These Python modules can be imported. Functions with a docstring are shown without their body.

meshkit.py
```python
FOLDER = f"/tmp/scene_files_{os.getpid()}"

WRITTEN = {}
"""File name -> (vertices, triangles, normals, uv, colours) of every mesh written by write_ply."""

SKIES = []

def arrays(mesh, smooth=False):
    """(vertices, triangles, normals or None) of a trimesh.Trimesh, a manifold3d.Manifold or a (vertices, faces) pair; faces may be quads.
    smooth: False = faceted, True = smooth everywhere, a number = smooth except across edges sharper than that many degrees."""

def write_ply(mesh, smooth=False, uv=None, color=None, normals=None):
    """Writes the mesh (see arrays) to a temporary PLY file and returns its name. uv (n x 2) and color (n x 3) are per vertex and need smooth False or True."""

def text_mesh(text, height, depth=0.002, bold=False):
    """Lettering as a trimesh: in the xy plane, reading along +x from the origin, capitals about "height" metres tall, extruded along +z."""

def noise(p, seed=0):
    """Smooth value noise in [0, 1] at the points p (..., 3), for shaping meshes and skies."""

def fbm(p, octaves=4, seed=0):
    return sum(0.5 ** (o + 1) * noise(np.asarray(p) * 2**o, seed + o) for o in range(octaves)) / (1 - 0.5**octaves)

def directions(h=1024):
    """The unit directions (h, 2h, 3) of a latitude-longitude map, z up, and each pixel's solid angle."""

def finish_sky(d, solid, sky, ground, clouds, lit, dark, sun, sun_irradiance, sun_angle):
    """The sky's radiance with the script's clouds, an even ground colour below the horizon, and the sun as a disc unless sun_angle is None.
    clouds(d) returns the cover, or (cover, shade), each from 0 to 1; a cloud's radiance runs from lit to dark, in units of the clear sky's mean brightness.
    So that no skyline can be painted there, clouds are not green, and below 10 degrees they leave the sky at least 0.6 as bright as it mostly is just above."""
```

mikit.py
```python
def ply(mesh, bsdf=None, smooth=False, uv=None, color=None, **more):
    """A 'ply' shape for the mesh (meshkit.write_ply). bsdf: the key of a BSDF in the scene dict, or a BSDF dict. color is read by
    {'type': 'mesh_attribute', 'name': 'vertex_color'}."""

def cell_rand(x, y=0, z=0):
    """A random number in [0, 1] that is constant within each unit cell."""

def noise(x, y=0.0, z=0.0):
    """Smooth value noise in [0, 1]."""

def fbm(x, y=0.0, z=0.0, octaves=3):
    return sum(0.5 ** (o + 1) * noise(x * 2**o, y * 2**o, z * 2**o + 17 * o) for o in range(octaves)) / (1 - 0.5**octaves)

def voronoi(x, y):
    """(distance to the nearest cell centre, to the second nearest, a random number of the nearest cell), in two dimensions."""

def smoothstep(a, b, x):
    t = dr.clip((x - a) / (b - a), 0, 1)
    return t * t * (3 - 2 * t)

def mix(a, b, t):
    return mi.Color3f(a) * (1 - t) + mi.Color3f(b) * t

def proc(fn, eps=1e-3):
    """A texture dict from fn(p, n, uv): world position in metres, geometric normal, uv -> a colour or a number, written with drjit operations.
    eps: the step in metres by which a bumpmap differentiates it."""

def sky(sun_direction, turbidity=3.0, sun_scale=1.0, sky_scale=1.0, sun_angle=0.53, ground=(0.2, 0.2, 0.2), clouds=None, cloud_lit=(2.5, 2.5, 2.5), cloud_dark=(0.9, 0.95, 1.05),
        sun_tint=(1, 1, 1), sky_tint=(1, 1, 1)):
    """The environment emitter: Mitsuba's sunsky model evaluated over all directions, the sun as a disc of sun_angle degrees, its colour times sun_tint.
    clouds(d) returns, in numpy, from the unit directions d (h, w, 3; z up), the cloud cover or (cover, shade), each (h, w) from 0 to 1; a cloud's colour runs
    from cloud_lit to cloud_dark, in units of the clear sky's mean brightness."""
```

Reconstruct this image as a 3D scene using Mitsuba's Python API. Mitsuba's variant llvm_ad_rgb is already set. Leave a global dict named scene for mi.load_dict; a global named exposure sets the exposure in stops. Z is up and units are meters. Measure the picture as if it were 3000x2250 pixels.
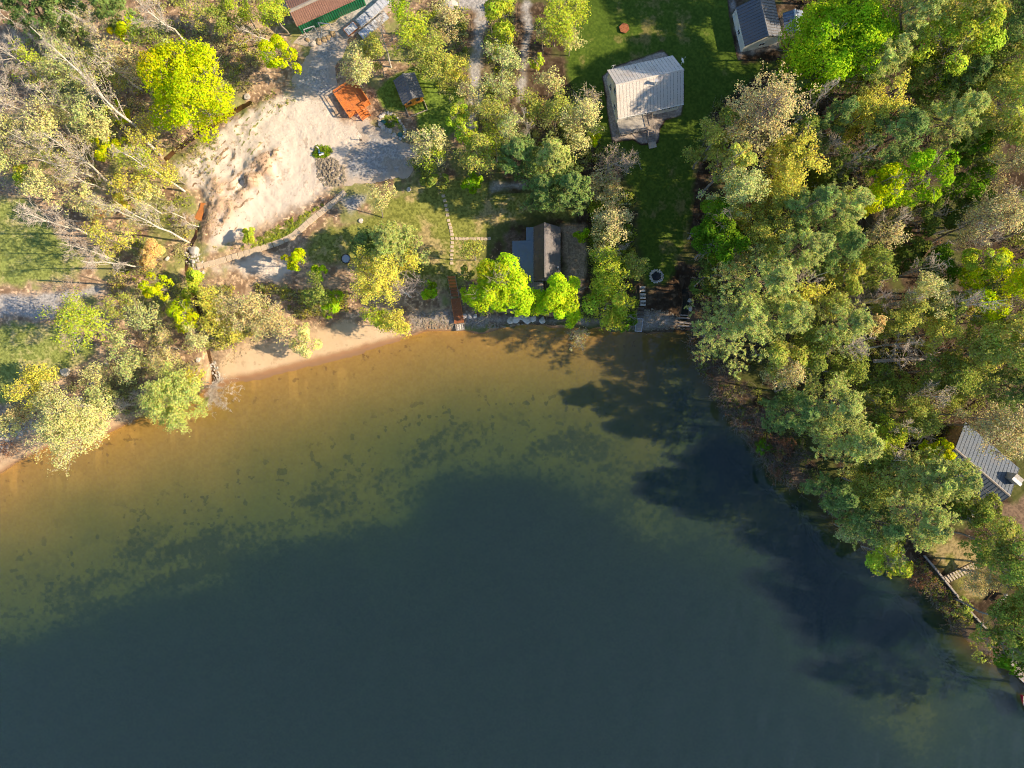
import math
import numpy as np
import trimesh
import shapely
import drjit as dr
import mitsuba as mi
import mikit
import meshkit
from shapely.geometry import Polygon, LineString, Point
from scipy import ndimage, spatial

T = mi.ScalarTransform4f
scene, labels = {}, {}

# ------------------------------------------------------------------ camera, sky, exposure
CAM = 116.0                                   # metres above the lake: a drone looking straight down
FOV = 72.0
scene['camera'] = {'type': 'perspective', 'fov': FOV, 'fov_axis': 'x', 'near_clip': 1.0, 'far_clip': 4000.0,
                   'to_world': T().look_at(origin=[0, 0, CAM], target=[0, 0, 0], up=[0, 1, 0])}
SUN = (1.0, -0.045, 0.66)
scene['sky'] = mikit.sky(SUN, turbidity=3, sun_tint=(1.0, 1.0, 0.98))
exposure = 2.5

# ------------------------------------------------------------------ helpers
F3 = 1500.0 / math.tan(math.radians(FOV / 2))
rng = np.random.default_rng(7)


def W(u, v, z=0.0):
    """World point at height z that the survey photograph shows at (u, v) of its 3000 x 2250 pixels."""
    k = (CAM - z) / F3
    return np.array([(u - 1500.0) * k, (1125.0 - v) * k, z])


def WL(points, z=1.3):
    return np.array([W(u, v, z)[:2] for u, v in points])


counts = {}


def numbered(name):
    n = counts.get(name, 0)
    counts[name] = n + 1
    return name if n == 0 else f'{name}_{n:03d}'


def thing(name, label=None, cat=None, group=None, kind=None):
    key = numbered(name)
    d = {}
    if label: d['label'] = label
    if cat: d['category'] = cat
    if group: d['group'] = group
    if kind: d['kind'] = kind
    labels[key] = d
    return key


def part(parent, name, mesh, bsdf, smooth=False, color=None, uv=None, label=None, kind=None):
    key = numbered(f'{parent}__{name}') if parent else numbered(name)
    scene[key] = mikit.ply(mesh, bsdf, smooth=smooth, color=color, uv=uv)
    if label or kind:
        labels[key] = {k: v for k, v in (('label', label), ('kind', kind)) if v}
    return key


def single(name, mesh, bsdf, label=None, cat=None, group=None, kind=None, **kw):
    key = thing(name, label, cat, group, kind)
    scene[key] = mikit.ply(mesh, bsdf, **kw)
    return key


def cat_(ms):
    return trimesh.util.concatenate([m for m in ms if m is not None])


def box(sx, sy, sz, at=(0, 0, 0), rz=0.0, ch=0.0):
    """Box with its centre at `at`, turned by rz about z; ch bevels the upright edges and the rims."""
    if ch > 0:
        x, y, z = sx / 2, sy / 2, sz / 2
        pts = [(a * (x - ch * (i == 0)) * 1.0, b * (y - ch * (i == 1)), c * (z - ch * (i == 2)))
               for a in (-1, 1) for b in (-1, 1) for c in (-1, 1) for i in range(3)]
        pts = []
        for a in (-1, 1):
            for b in (-1, 1):
                for c in (-1, 1):
                    pts += [(a * x, b * (y - ch), c * (z - ch)), (a * (x - ch), b * y, c * (z - ch)), (a * (x - ch), b * (y - ch), c * z)]
        m = trimesh.convex.convex_hull(np.array(pts))
    else:
        m = trimesh.creation.box((sx, sy, sz))
    if rz: m.apply_transform(trimesh.transformations.rotation_matrix(rz, (0, 0, 1)))
    m.apply_translation(at)
    return m


def bar(p, q, w, h=None, up=(0, 0, 1)):
    """Square bar from p to q."""
    p, q = np.asarray(p, float), np.asarray(q, float)
    h = w if h is None else h
    d = q - p
    L = np.linalg.norm(d)
    d = d / L
    u = np.asarray(up, float)
    if abs(d @ u) > 0.95: u = np.array([1.0, 0, 0])
    s = np.cross(u, d); s /= np.linalg.norm(s)
    t = np.cross(d, s)
    m = trimesh.creation.box((L, w, h))
    M = np.eye(4)
    M[:3, 0], M[:3, 1], M[:3, 2], M[:3, 3] = d, s, t, (p + q) / 2
    m.apply_transform(M)
    return m


def tubes(P, R, sides=4):
    """Many tubes at once: P (n, k, 3) polylines, R (n, k) radii -> (vertices, faces)."""
    n, k, _ = P.shape
    t = np.gradient(P, axis=1)
    t /= np.linalg.norm(t, axis=2, keepdims=True) + 1e-9
    ref = np.where(np.abs(t[:, :, 2:3]) < 0.9, np.array([0, 0, 1.0]), np.array([1.0, 0, 0]))
    a = np.cross(t, ref); a /= np.linalg.norm(a, axis=2, keepdims=True) + 1e-9
    b = np.cross(t, a)
    ang = np.arange(sides) * 2 * np.pi / sides
    v = P[:, :, None] + R[:, :, None, None] * (np.cos(ang)[None, None, :, None] * a[:, :, None] + np.sin(ang)[None, None, :, None] * b[:, :, None])
    base = (np.arange(n) * k * sides)[:, None, None]
    i, j = np.meshgrid(np.arange(k - 1), np.arange(sides), indexing='ij')
    q = np.stack([i * sides + j, i * sides + (j + 1) % sides, (i + 1) * sides + (j + 1) % sides, (i + 1) * sides + j], -1).reshape(1, -1, 4) + base
    q = q.reshape(-1, 4)
    return v.reshape(-1, 3), np.vstack([q[:, [0, 1, 2]], q[:, [0, 2, 3]]])


def tube(points, r, sides=6):
    P = np.asarray(points, float)[None]
    R = np.broadcast_to(np.asarray(r, float), P.shape[1])[None]
    v, f = tubes(P, R, sides)
    n = P.shape[1]
    caps = []
    for base, flip in ((0, True), ((n - 1) * sides, False)):
        for j in range(1, sides - 1):
            tri = [base, base + j, base + j + 1]
            caps.append(tri[::-1] if flip else tri)
    return trimesh.Trimesh(v, np.vstack([f, caps]), process=False)


def rock(size, seed, flat=0.6, sub=2):
    m = trimesh.creation.icosphere(subdivisions=sub)
    v = m.vertices.copy()
    n = meshkit.noise(v * 1.3 + seed * 3.7, seed)
    n2 = meshkit.noise(v * 3.1 + seed * 1.9, seed + 5)
    v *= (0.72 + 0.5 * n + 0.16 * n2)[:, None]
    r = np.random.default_rng(seed)
    for _ in range(4):                        # a few cleaved faces
        d = r.normal(size=3); d /= np.linalg.norm(d)
        s = v @ d
        v -= np.maximum(s - 0.72, 0)[:, None] * d * 0.85
    v *= np.array([1.0, 0.72 + 0.28 * r.random(), flat]) * size
    a = r.random() * 6.28
    c, s = math.cos(a), math.sin(a)
    v[:, :2] = v[:, :2] @ np.array([[c, s], [-s, c]])
    return trimesh.Trimesh(v, m.faces, process=False)


# ------------------------------------------------------------------ materials
def rgb(c): return {'type': 'rgb', 'value': [float(x) for x in c]}


def proc_mat(key, fn, rough=0.85, spec=0.3, bump=None, scale=1.0, eps=0.02, **kw):
    m = {'type': 'principled', 'base_color': mikit.proc(fn), 'roughness': rough, 'specular': spec, **kw}
    if bump is not None:
        m = {'type': 'bumpmap', 'texture': mikit.proc(bump, eps), 'scale': float(scale), 'bsdf': m}
    scene[key] = {'type': 'twosided', 'bsdf': m}
    return key


def flat_mat(key, c, rough=0.6, amount=0.18, freq=1.5, dirt=(0.16, 0.13, 0.10), dirt_amount=0.25, metallic=0.0, spec=0.4):
    """Paint, wood or metal of one colour with uneven tone and some grime."""
    c = tuple(c)

    def fn(p, n, uv):
        a = mikit.fbm(p.x * freq, p.y * freq, p.z * freq, 3)
        b = mikit.fbm(p.x * freq * 6, p.y * freq * 6, p.z * freq * 6, 2)
        base = mi.Color3f(c) * (1 - amount + 2 * amount * (0.6 * a + 0.4 * b))
        return mikit.mix(base, dirt, dirt_amount * mikit.smoothstep(0.5, 0.8, a))
    return proc_mat(key, fn, rough, spec, metallic=metallic)

# ------------------------------------------------------------------ the lie of the land
SHORE = [(-900, 1560), (-300, 1450), (0, 1387), (71, 1342), (136, 1312), (230, 1290), (322, 1268), (380, 1240), (424, 1213), (520, 1190), (590, 1150),
         (640, 1122), (679, 1110), (750, 1098), (850, 1072), (954, 1047), (1089, 1011), (1191, 984), (1259, 968), (1320, 968), (1380, 974), (1429, 976),
         (1470, 960), (1500, 950), (1560, 950), (1640, 962), (1704, 960), (1755, 962), (1839, 972), (1924, 975), (1960, 970), (2009, 966), (2035, 985),
         (2036, 1040), (2077, 1100), (2100, 1150), (2125, 1190), (2165, 1240), (2220, 1290), (2262, 1355), (2318, 1415), (2385, 1440), (2425, 1492),
         (2470, 1560), (2520, 1600), (2590, 1640), (2681, 1682), (2740, 1740), (2775, 1790), (2829, 1878), (2900, 1935), (2950, 1965), (3010, 2010), (3200, 2120), (3900, 2500)]
WEED = [(-900, 2150), (-300, 1950), (0, 1845), (203, 1800), (400, 1725), (610, 1665), (814, 1580), (1020, 1570), (1150, 1510), (1193, 1410), (1300, 1350),
        (1424, 1318), (1560, 1325), (1700, 1375), (1830, 1460), (1960, 1530), (2102, 1590), (2237, 1690), (2340, 1830), (2440, 1966), (2576, 2125), (2780, 2280), (3200, 2600), (3900, 3000)]
GX0, GY0, GS = -130.0, -110.0, 0.5
NX, NY = 521, 441
gx, gy = np.meshgrid(GX0 + GS * np.arange(NX), GY0 + GS * np.arange(NY))
sp = WL(SHORE, 0.0)
LAKE = Polygon(list(map(tuple, sp)) + [(900, -900), (-900, -900)]).buffer(0)
wp = WL(WEED, -1.2)
DEEP = Polygon(list(map(tuple, wp)) + [(900, -900), (-900, -900)]).buffer(0)
wob = 2.2 * (meshkit.fbm(np.stack([gx * 0.13, gy * 0.13, gx * 0], -1), 4, 3) - 0.5)
wob2 = 16 * (meshkit.fbm(np.stack([gx * 0.08, gy * 0.08, gx * 0], -1), 5, 9) - 0.5)
lake = shapely.contains_xy(LAKE, gx, gy)
deep = shapely.contains_xy(DEEP, gx, gy) & lake
d_land = ndimage.distance_transform_edt(~lake) * GS
d_lake = ndimage.distance_transform_edt(lake) * GS
d_deep = (ndimage.distance_transform_edt(deep) - ndimage.distance_transform_edt(~deep)) * GS
zl = 1.35 * (1 - np.exp(-d_land / 4.5)) + 0.006 * d_land + 0.10 * wob * np.clip(d_land / 4, 0, 1) * 0.5
t_ = np.clip(d_lake / np.maximum(d_lake + np.maximum(-d_deep, 0), 1e-3), 0, 1)
z_sh = -0.10 - 1.25 * t_ ** 0.9 - 0.008 * np.minimum(d_lake, 30)
z_dp = -1.6 - 2.6 * (1 - np.exp(-np.maximum(d_deep + wob2 * 0.35, 0) / 9.0))
e_ = np.clip((gx + 5) / 30, 0, 1)
k_ = np.clip((d_deep + 0.75 * wob2 + 6.0 + 2 * e_) / (15.0 + 7 * e_), 0, 1); k_ = k_ * k_ * (3 - 2 * k_)
zb = z_sh * (1 - k_) + z_dp * k_
e2 = np.clip((gx - 22) / 14, 0, 1)
bar_ = 1.25 * np.exp(-(((gx - 41) / 9) ** 2 + ((gy + 22) / 6) ** 2)) + 1.2 * np.exp(-(((gx - 66) / 12) ** 2 + ((gy + 55) / 9) ** 2))
zb = zb * (1 - e2) + np.minimum(zb, np.maximum(-0.15 - 0.42 * d_lake, -2.3 + bar_)) * e2
zb = np.minimum(zb, -0.03 - 0.10 * np.minimum(d_lake, 2.5))
HGT = np.where(lake, zb, zl)
HGT = ndimage.gaussian_filter(HGT, 1.0)


def line_dist(points, z=1.4):
    return shapely.distance(LineString(WL(points, z)), shapely.points(gx, gy))


DITCH = [(742, 296), (700, 318), (668, 335), (640, 352), (615, 374), (592, 377), (570, 398), (535, 425), (505, 448), (480, 470)]
SEEP = [(585, 560), (598, 590), (592, 620), (582, 655), (578, 690), (560, 715), (548, 745), (545, 790), (560, 850), (590, 930), (602, 1000), (612, 1070), (622, 1130)]
DRAIN = [(1995, 800), (2008, 840), (2014, 870), (2012, 905), (2006, 940), (2000, 968)]
LOT = [(705, 322), (655, 350), (612, 395), (560, 425), (500, 478), (520, 540), (545, 570), (578, 580), (612, 640), (600, 700), (585, 745), (640, 748), (700, 728), (760, 700),
       (830, 655), (905, 620), (965, 582), (1005, 560), (1085, 535), (1180, 512), (1222, 440), (1165, 418), (1108, 372), (1085, 345), (1005, 338), (985, 300), (950, 250), (870, 238), (800, 268), (740, 300)]
lot_in = shapely.contains_xy(Polygon(WL(LOT, 1.5)), gx, gy)
lot_f = ndimage.gaussian_filter(lot_in.astype(float), 4)
rough_ = meshkit.fbm(np.stack([gx * 0.55, gy * 0.55, gx * 0], -1), 4, 21) - 0.5
west_lot = np.clip((-(gx) - 30) / 12, 0, 1)
ridge = np.exp(-(line_dist([(655, 640), (690, 585), (735, 535), (775, 500), (795, 455)]) / 2.1) ** 2)
scarp = np.exp(-(line_dist([(605, 700), (612, 650), (625, 590), (640, 540)]) / 1.6) ** 2)
flat_ = np.exp(-(line_dist([(650, 720), (740, 620), (820, 560)]) / 3.0) ** 2)
HGT += lot_f * ((0.40 * rough_ + 0.75 * (0.5 - np.abs(meshkit.fbm(np.stack([gx * 0.35 + gy * 0.35, gy * 0.75 - gx * 0.75, gx * 0], -1), 3, 33) - 0.5) * 4) * west_lot * 0.45) * (0.30 + west_lot) * (1 - 0.6 * flat_)) + 1.5 * ridge * (0.75 + 1.6 * rough_) + 0.75 * scarp * (0.8 + 1.3 * rough_)
for pts_, w_, dep in ((DITCH, 0.95, 0.55), (SEEP, 0.85, 0.45), (DRAIN, 0.9, 0.7)):
    HGT -= dep * np.exp(-(line_dist(pts_) / w_) ** 2) * (HGT > 0.12)


def G(x, y):
    x, y = np.broadcast_arrays(np.asarray(x, float), np.asarray(y, float))
    q = [np.clip((y.ravel() - GY0) / GS, 0, NY - 1), np.clip((x.ravel() - GX0) / GS, 0, NX - 1)]
    return ndimage.map_coordinates(HGT, q, order=1).reshape(x.shape)


def PG(u, v, dz=0.0):
    """The ground (or dz above it) under a point of the survey photograph."""
    z = 1.3
    for _ in range(4):
        p = W(u, v, z)
        z = float(G(p[0], p[1])) + dz
    return W(u, v, z)


def spread(a, b, step, far):
    inner = np.arange(a, b + step / 2, step)
    out = [far * (k / 6.0) ** 2 for k in range(1, 7)]
    return np.concatenate([a - np.array(out[::-1]), inner, b + np.array(out)])


def grid_mesh(xs, ys, keep=None, dz=0.0):
    X, Y = np.meshgrid(xs, ys)
    Z = G(X, Y) + dz
    v = np.stack([X, Y, Z], -1).reshape(-1, 3)
    n, m = len(xs), len(ys)
    i, j = np.meshgrid(np.arange(n - 1), np.arange(m - 1))
    q = (j * n + i).ravel()
    f = np.vstack([np.stack([q, q + 1, q + n + 1], 1), np.stack([q, q + n + 1, q + n], 1)])
    return v, f


def N3(p, s, o=3): return mikit.fbm(p.x * s, p.y * s, 0.0, o)


def floor_colour(p, n, uv):
    """Leaf litter, bare soil and thin grass; sand and drowned leaves below the water line."""
    big = N3(p, 0.07, 3); mid = N3(p + 31, 0.45, 3); fine = N3(p + 77, 2.6, 3)
    litter = mikit.mix((0.13, 0.085, 0.055), (0.30, 0.22, 0.15), mikit.smoothstep(0.3, 0.7, 0.55 * mid + 0.45 * fine))
    litter = mikit.mix(litter, (0.42, 0.29, 0.19), mikit.smoothstep(0.62, 0.80, fine))
    west = mikit.smoothstep(10.0, -25.0, p.x)  # lightens the west floor: paler litter, plus sun wash painted in
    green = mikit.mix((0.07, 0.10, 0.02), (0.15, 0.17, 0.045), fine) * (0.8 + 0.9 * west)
    litter = mi.Color3f(litter) * (0.34 + 1.45 * west)  # tan west, dark brown east; partly painted sun and wood shade
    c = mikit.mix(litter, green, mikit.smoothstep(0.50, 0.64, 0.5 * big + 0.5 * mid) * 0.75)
    return c


def bed_colour(p, n, uv):
    d = -p.z
    big = N3(p, 0.10, 4); mid = N3(p + 13, 0.5, 4); fine = N3(p + 5, 3.2, 2); tiny = N3(p + 15, 1.6, 4)
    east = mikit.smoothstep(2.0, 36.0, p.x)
    sand = mikit.mix((0.335, 0.175, 0.040), (0.43, 0.245, 0.066), fine * 0.7 + 0.3 * mid)
    alga = mikit.mix((0.190, 0.130, 0.022), (0.265, 0.185, 0.034), 0.6 * fine + 0.4 * mid)
    weed = mikit.mix((0.030, 0.036, 0.016), (0.060, 0.066, 0.022), fine)
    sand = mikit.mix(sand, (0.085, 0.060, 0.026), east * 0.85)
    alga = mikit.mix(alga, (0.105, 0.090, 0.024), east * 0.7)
    c = mikit.mix(sand, alga, mikit.smoothstep(0.40, 1.25, d + 0.5 * (big - 0.5)))
    # pale streaks where the sand has been swept, and faint long bars along the shore
    c = c * (1 + 0.20 * mikit.smoothstep(0.62, 0.74, mikit.fbm(p.x * 0.5, p.y * 0.12, 3.0, 3)) * mikit.smoothstep(0.8, 0.2, d))
    along, across = 0.94 * p.x + 0.34 * p.y, 0.94 * p.y - 0.34 * p.x
    dens = 0.34 * big + 0.36 * mikit.fbm(along * 0.16, across * 0.42, 2.0, 4) + 0.30 * tiny
    clump = mikit.smoothstep(0.50, 0.70, dens + 0.10 * mikit.smoothstep(0.9, 1.5, d))
    c = mikit.mix(c, weed, clump * 0.75 * mikit.smoothstep(0.90, 1.30, d))
    c = mikit.mix(c, weed, 0.9 * mikit.smoothstep(1.3, 2.3, d + 0.9 * (dens - 0.5)))
    spots = mikit.smoothstep(0.66, 0.74, N3(p + 91, 0.9, 3)) * mikit.smoothstep(0.7, 1.0, d)
    c = mikit.mix(c, weed, spots * 0.5)
    leaves = mikit.smoothstep(0.70, 0.80, N3(p + 3, 1.3, 3)) * mikit.smoothstep(0.05, 0.2, d) * mikit.smoothstep(0.6, 0.2, d)
    return mikit.mix(c, (0.10, 0.05, 0.02), leaves * 0.5)


def ground_colour(p, n, uv):
    land = floor_colour(p, n, uv)
    wet = mikit.mix((0.26, 0.14, 0.07), (0.50, 0.35, 0.22), mikit.smoothstep(-0.02, 0.30, p.z + 0.1 * (N3(p, 0.7, 2) - 0.5)))
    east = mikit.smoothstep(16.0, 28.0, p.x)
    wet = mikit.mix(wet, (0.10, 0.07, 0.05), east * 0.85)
    land = mikit.mix(wet, land, mikit.smoothstep(0.25, 0.75, p.z + 0.5 * (N3(p + 9, 0.4, 3) - 0.5)))
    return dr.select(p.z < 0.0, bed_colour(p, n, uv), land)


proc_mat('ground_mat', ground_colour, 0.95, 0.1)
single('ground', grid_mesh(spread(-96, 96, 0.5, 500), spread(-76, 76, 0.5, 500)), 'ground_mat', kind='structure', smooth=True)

# the lake: a see-through surface over tinted, slightly cloudy water
scene['lake_water_body'] = {'type': 'homogeneous', 'sigma_t': rgb((0.44, 0.27, 0.36)), 'albedo': rgb((0.078, 0.148, 0.182))}


def water_body():
    """The lake's water as one closed body; its top carries small wind waves."""
    xs, ys = spread(-96, 96, 0.55, 420), spread(-76, 62, 0.55, 420)
    X, Y = np.meshgrid(xs, ys)
    q = np.stack([X * 0.75 + 0.6 * meshkit.noise(np.stack([X * 0.2, Y * 0.2, X * 0], -1), 4), Y * 0.24, X * 0], -1)
    gust = meshkit.fbm(np.stack([X * 0.03, Y * 0.04, X * 0], -1), 3, 8)
    Z = -0.02 + 0.20 * (meshkit.fbm(q, 2, 6) - 0.5) * np.clip((gust - 0.3) * 3, 0.15, 1.2)
    n, m = len(xs), len(ys)
    v = np.stack([X, Y, Z], -1).reshape(-1, 3)
    i, j = np.meshgrid(np.arange(n - 1), np.arange(m - 1))
    q = (j * n + i).ravel()
    f = np.vstack([np.stack([q, q + 1, q + n + 1], 1), np.stack([q, q + n + 1, q + n], 1)])
    rim = np.concatenate([np.arange(n), np.arange(1, m) * n + n - 1, (m - 1) * n + np.arange(n - 2, -1, -1), np.arange(m - 2, 0, -1) * n])
    k = len(rim)
    lo = v[rim].copy(); lo[:, 2] = -10
    up = v[rim].copy()
    o = len(v)
    a, b = np.arange(k), (np.arange(k) + 1) % k
    sides = np.vstack([np.stack([o + a, o + k + a, o + k + b], 1), np.stack([o + a, o + k + b, o + b], 1)])
    low = np.array([[xs[0], ys[0], -10], [xs[-1], ys[0], -10], [xs[-1], ys[-1], -10], [xs[0], ys[-1], -10]])
    c = o + 2 * k
    return np.vstack([v, up, lo, low]), np.vstack([f, sides, [[c, c + 2, c + 1], [c, c + 3, c + 2]]])


k_lake = thing('lake', kind='structure')
scene[k_lake] = mikit.ply(water_body(), {'type': 'thindielectric', 'int_ior': 1.333, 'ext_ior': 1.0}, smooth=True, interior={'type': 'ref', 'id': 'lake_water_body'})


# ------------------------------------------------------------------ sheets laid on the ground
def sheet(name, pts, mat, dz, step=0.7, wob=0.45, z=1.4, label=None, smooth=True, extra=None, kind='structure'):
    """A patch of ground cover following the ground, with a ragged outline; uv.x is the distance from its edge in metres."""
    poly = Polygon(WL(pts, z)).buffer(0)
    ring = np.array(poly.segmentize(0.6).exterior.coords)[:-1]
    q = np.concatenate([ring * 0.35, np.full((len(ring), 1), hash_(name))], 1)
    q2 = np.concatenate([ring * 1.3, np.full((len(ring), 1), 5.0 + hash_(name))], 1)
    ring = ring + wob * 2.4 * np.stack([meshkit.noise(q, 1) - 0.5, meshkit.noise(q, 2) - 0.5], 1) + wob * 1.3 * np.stack([meshkit.noise(q2, 3) - 0.5, meshkit.noise(q2, 4) - 0.5], 1)
    poly = Polygon(ring).buffer(0)
    if poly.geom_type != 'Polygon': poly = max(poly.geoms, key=lambda g: g.area)
    ring = np.array(poly.exterior.coords)[:-1]
    x0, y0, x1, y1 = poly.bounds
    X, Y = np.meshgrid(np.arange(x0, x1, step), np.arange(y0, y1, step * 0.866))
    X = X + (np.arange(X.shape[0]) % 2)[:, None] * step / 2
    inner = poly.buffer(-0.3 * step)
    k = shapely.contains_xy(inner, X, Y)
    P = np.vstack([ring, np.stack([X[k], Y[k]], 1)])
    tri = spatial.Delaunay(P).simplices
    c = P[tri].mean(1)
    tri = tri[shapely.contains_xy(poly, c[:, 0], c[:, 1])]
    a = P[tri]
    cr = (a[:, 1, 0] - a[:, 0, 0]) * (a[:, 2, 1] - a[:, 0, 1]) - (a[:, 1, 1] - a[:, 0, 1]) * (a[:, 2, 0] - a[:, 0, 0])
    tri[cr < 0] = tri[cr < 0][:, ::-1]
    tri = tri[np.abs(cr) > 1e-6]
    d = shapely.distance(poly.exterior, shapely.points(P))
    zz = G(P[:, 0], P[:, 1]) + dz
    key = thing(name, label, None, None, kind)
    scene[key] = mikit.ply((np.column_stack([P, zz]), tri), mat, smooth=smooth, uv=np.stack([d, d * 0], 1))
    return key


def hash_(s): return (sum(ord(c) * (i + 3) for i, c in enumerate(s)) % 97) * 1.37


def edge(p, uv, w):
    """0 at the ragged rim of a sheet, 1 inside it."""
    return mikit.smoothstep(0.0, w, uv.x - w * 0.9 * (N3(p + 41, 0.8, 4) - 0.35))


def grass_fn(a, b, dry, dry_at, rim=1.6, tuft=0.25):
    def fn(p, n, uv):
        big = N3(p + 3, 0.16, 3); mid = N3(p + 17, 0.7, 3); fine = N3(p + 71, 3.6, 3)
        c = mikit.mix(a, b, 0.45 * mid + 0.55 * fine)
        c = mikit.mix(c, dry, mikit.smoothstep(dry_at, dry_at + 0.16, 0.5 * big + 0.35 * mid + 0.15 * fine) * 0.85)
        c = c * (1 - tuft + 2 * tuft * mikit.smoothstep(0.25, 0.75, fine))
        return mikit.mix(floor_colour(p, n, uv), c, edge(p, uv, rim))
    return fn


def grit_fn(a, b, rim=1.2, scale=4.0, under=None, stain=None):
    def fn(p, n, uv):
        big = N3(p + 23, 0.22, 3); mid = N3(p + 7, 1.1, 3); fine = N3(p + 51, scale, 3)
        c = mikit.mix(a, b, 0.30 * big + 0.30 * mid + 0.40 * fine)
        c = c * (0.80 + 0.4 * mikit.smoothstep(0.25, 0.75, fine))
        if stain is not None:
            c = mikit.mix(c, stain, mikit.smoothstep(0.56, 0.70, 0.6 * big + 0.4 * mid) * 0.6)
        u = floor_colour(p, n, uv) if under is None else under(p, n, uv)
        return mikit.mix(u, c, edge(p, uv, rim))
    return fn


def sand_fn(p, n, uv):
    big = N3(p + 2, 0.12, 3); mid = N3(p + 8, 0.7, 4); fine = N3(p + 61, 3.2, 3)
    c = mikit.mix((0.56, 0.48, 0.41), (0.70, 0.625, 0.545), 0.4 * big + 0.3 * mid + 0.3 * fine)
    # wheel tracks sweep round the turning place
    q = dr.sqrt(dr.square(p.x + 33.5) + dr.square(p.y - 33.0))
    tr = mikit.noise(q * 3.2 + 5.0 * big, mikit.noise(p.x * 0.12, p.y * 0.12) * 2.0, 0.0)
    c = c * (1.0 + 0.16 * (tr - 0.5) * mikit.smoothstep(4.0, 8.0, q) * mikit.smoothstep(0.35, 0.6, N3(p + 29, 0.15, 2)))
    c = mikit.mix(c, (0.36, 0.26, 0.18), mikit.smoothstep(0.56, 0.74, 0.55 * mid + 0.45 * fine) * 0.55)
    c = mikit.mix(c, (0.52, 0.32, 0.19), mikit.smoothstep(1.9, 2.6, p.z) * 0.7)
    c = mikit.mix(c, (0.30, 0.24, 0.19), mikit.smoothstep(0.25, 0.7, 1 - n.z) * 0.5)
    return mikit.mix(floor_colour(p, n, uv), c, edge(p, uv, 2.0))


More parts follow.
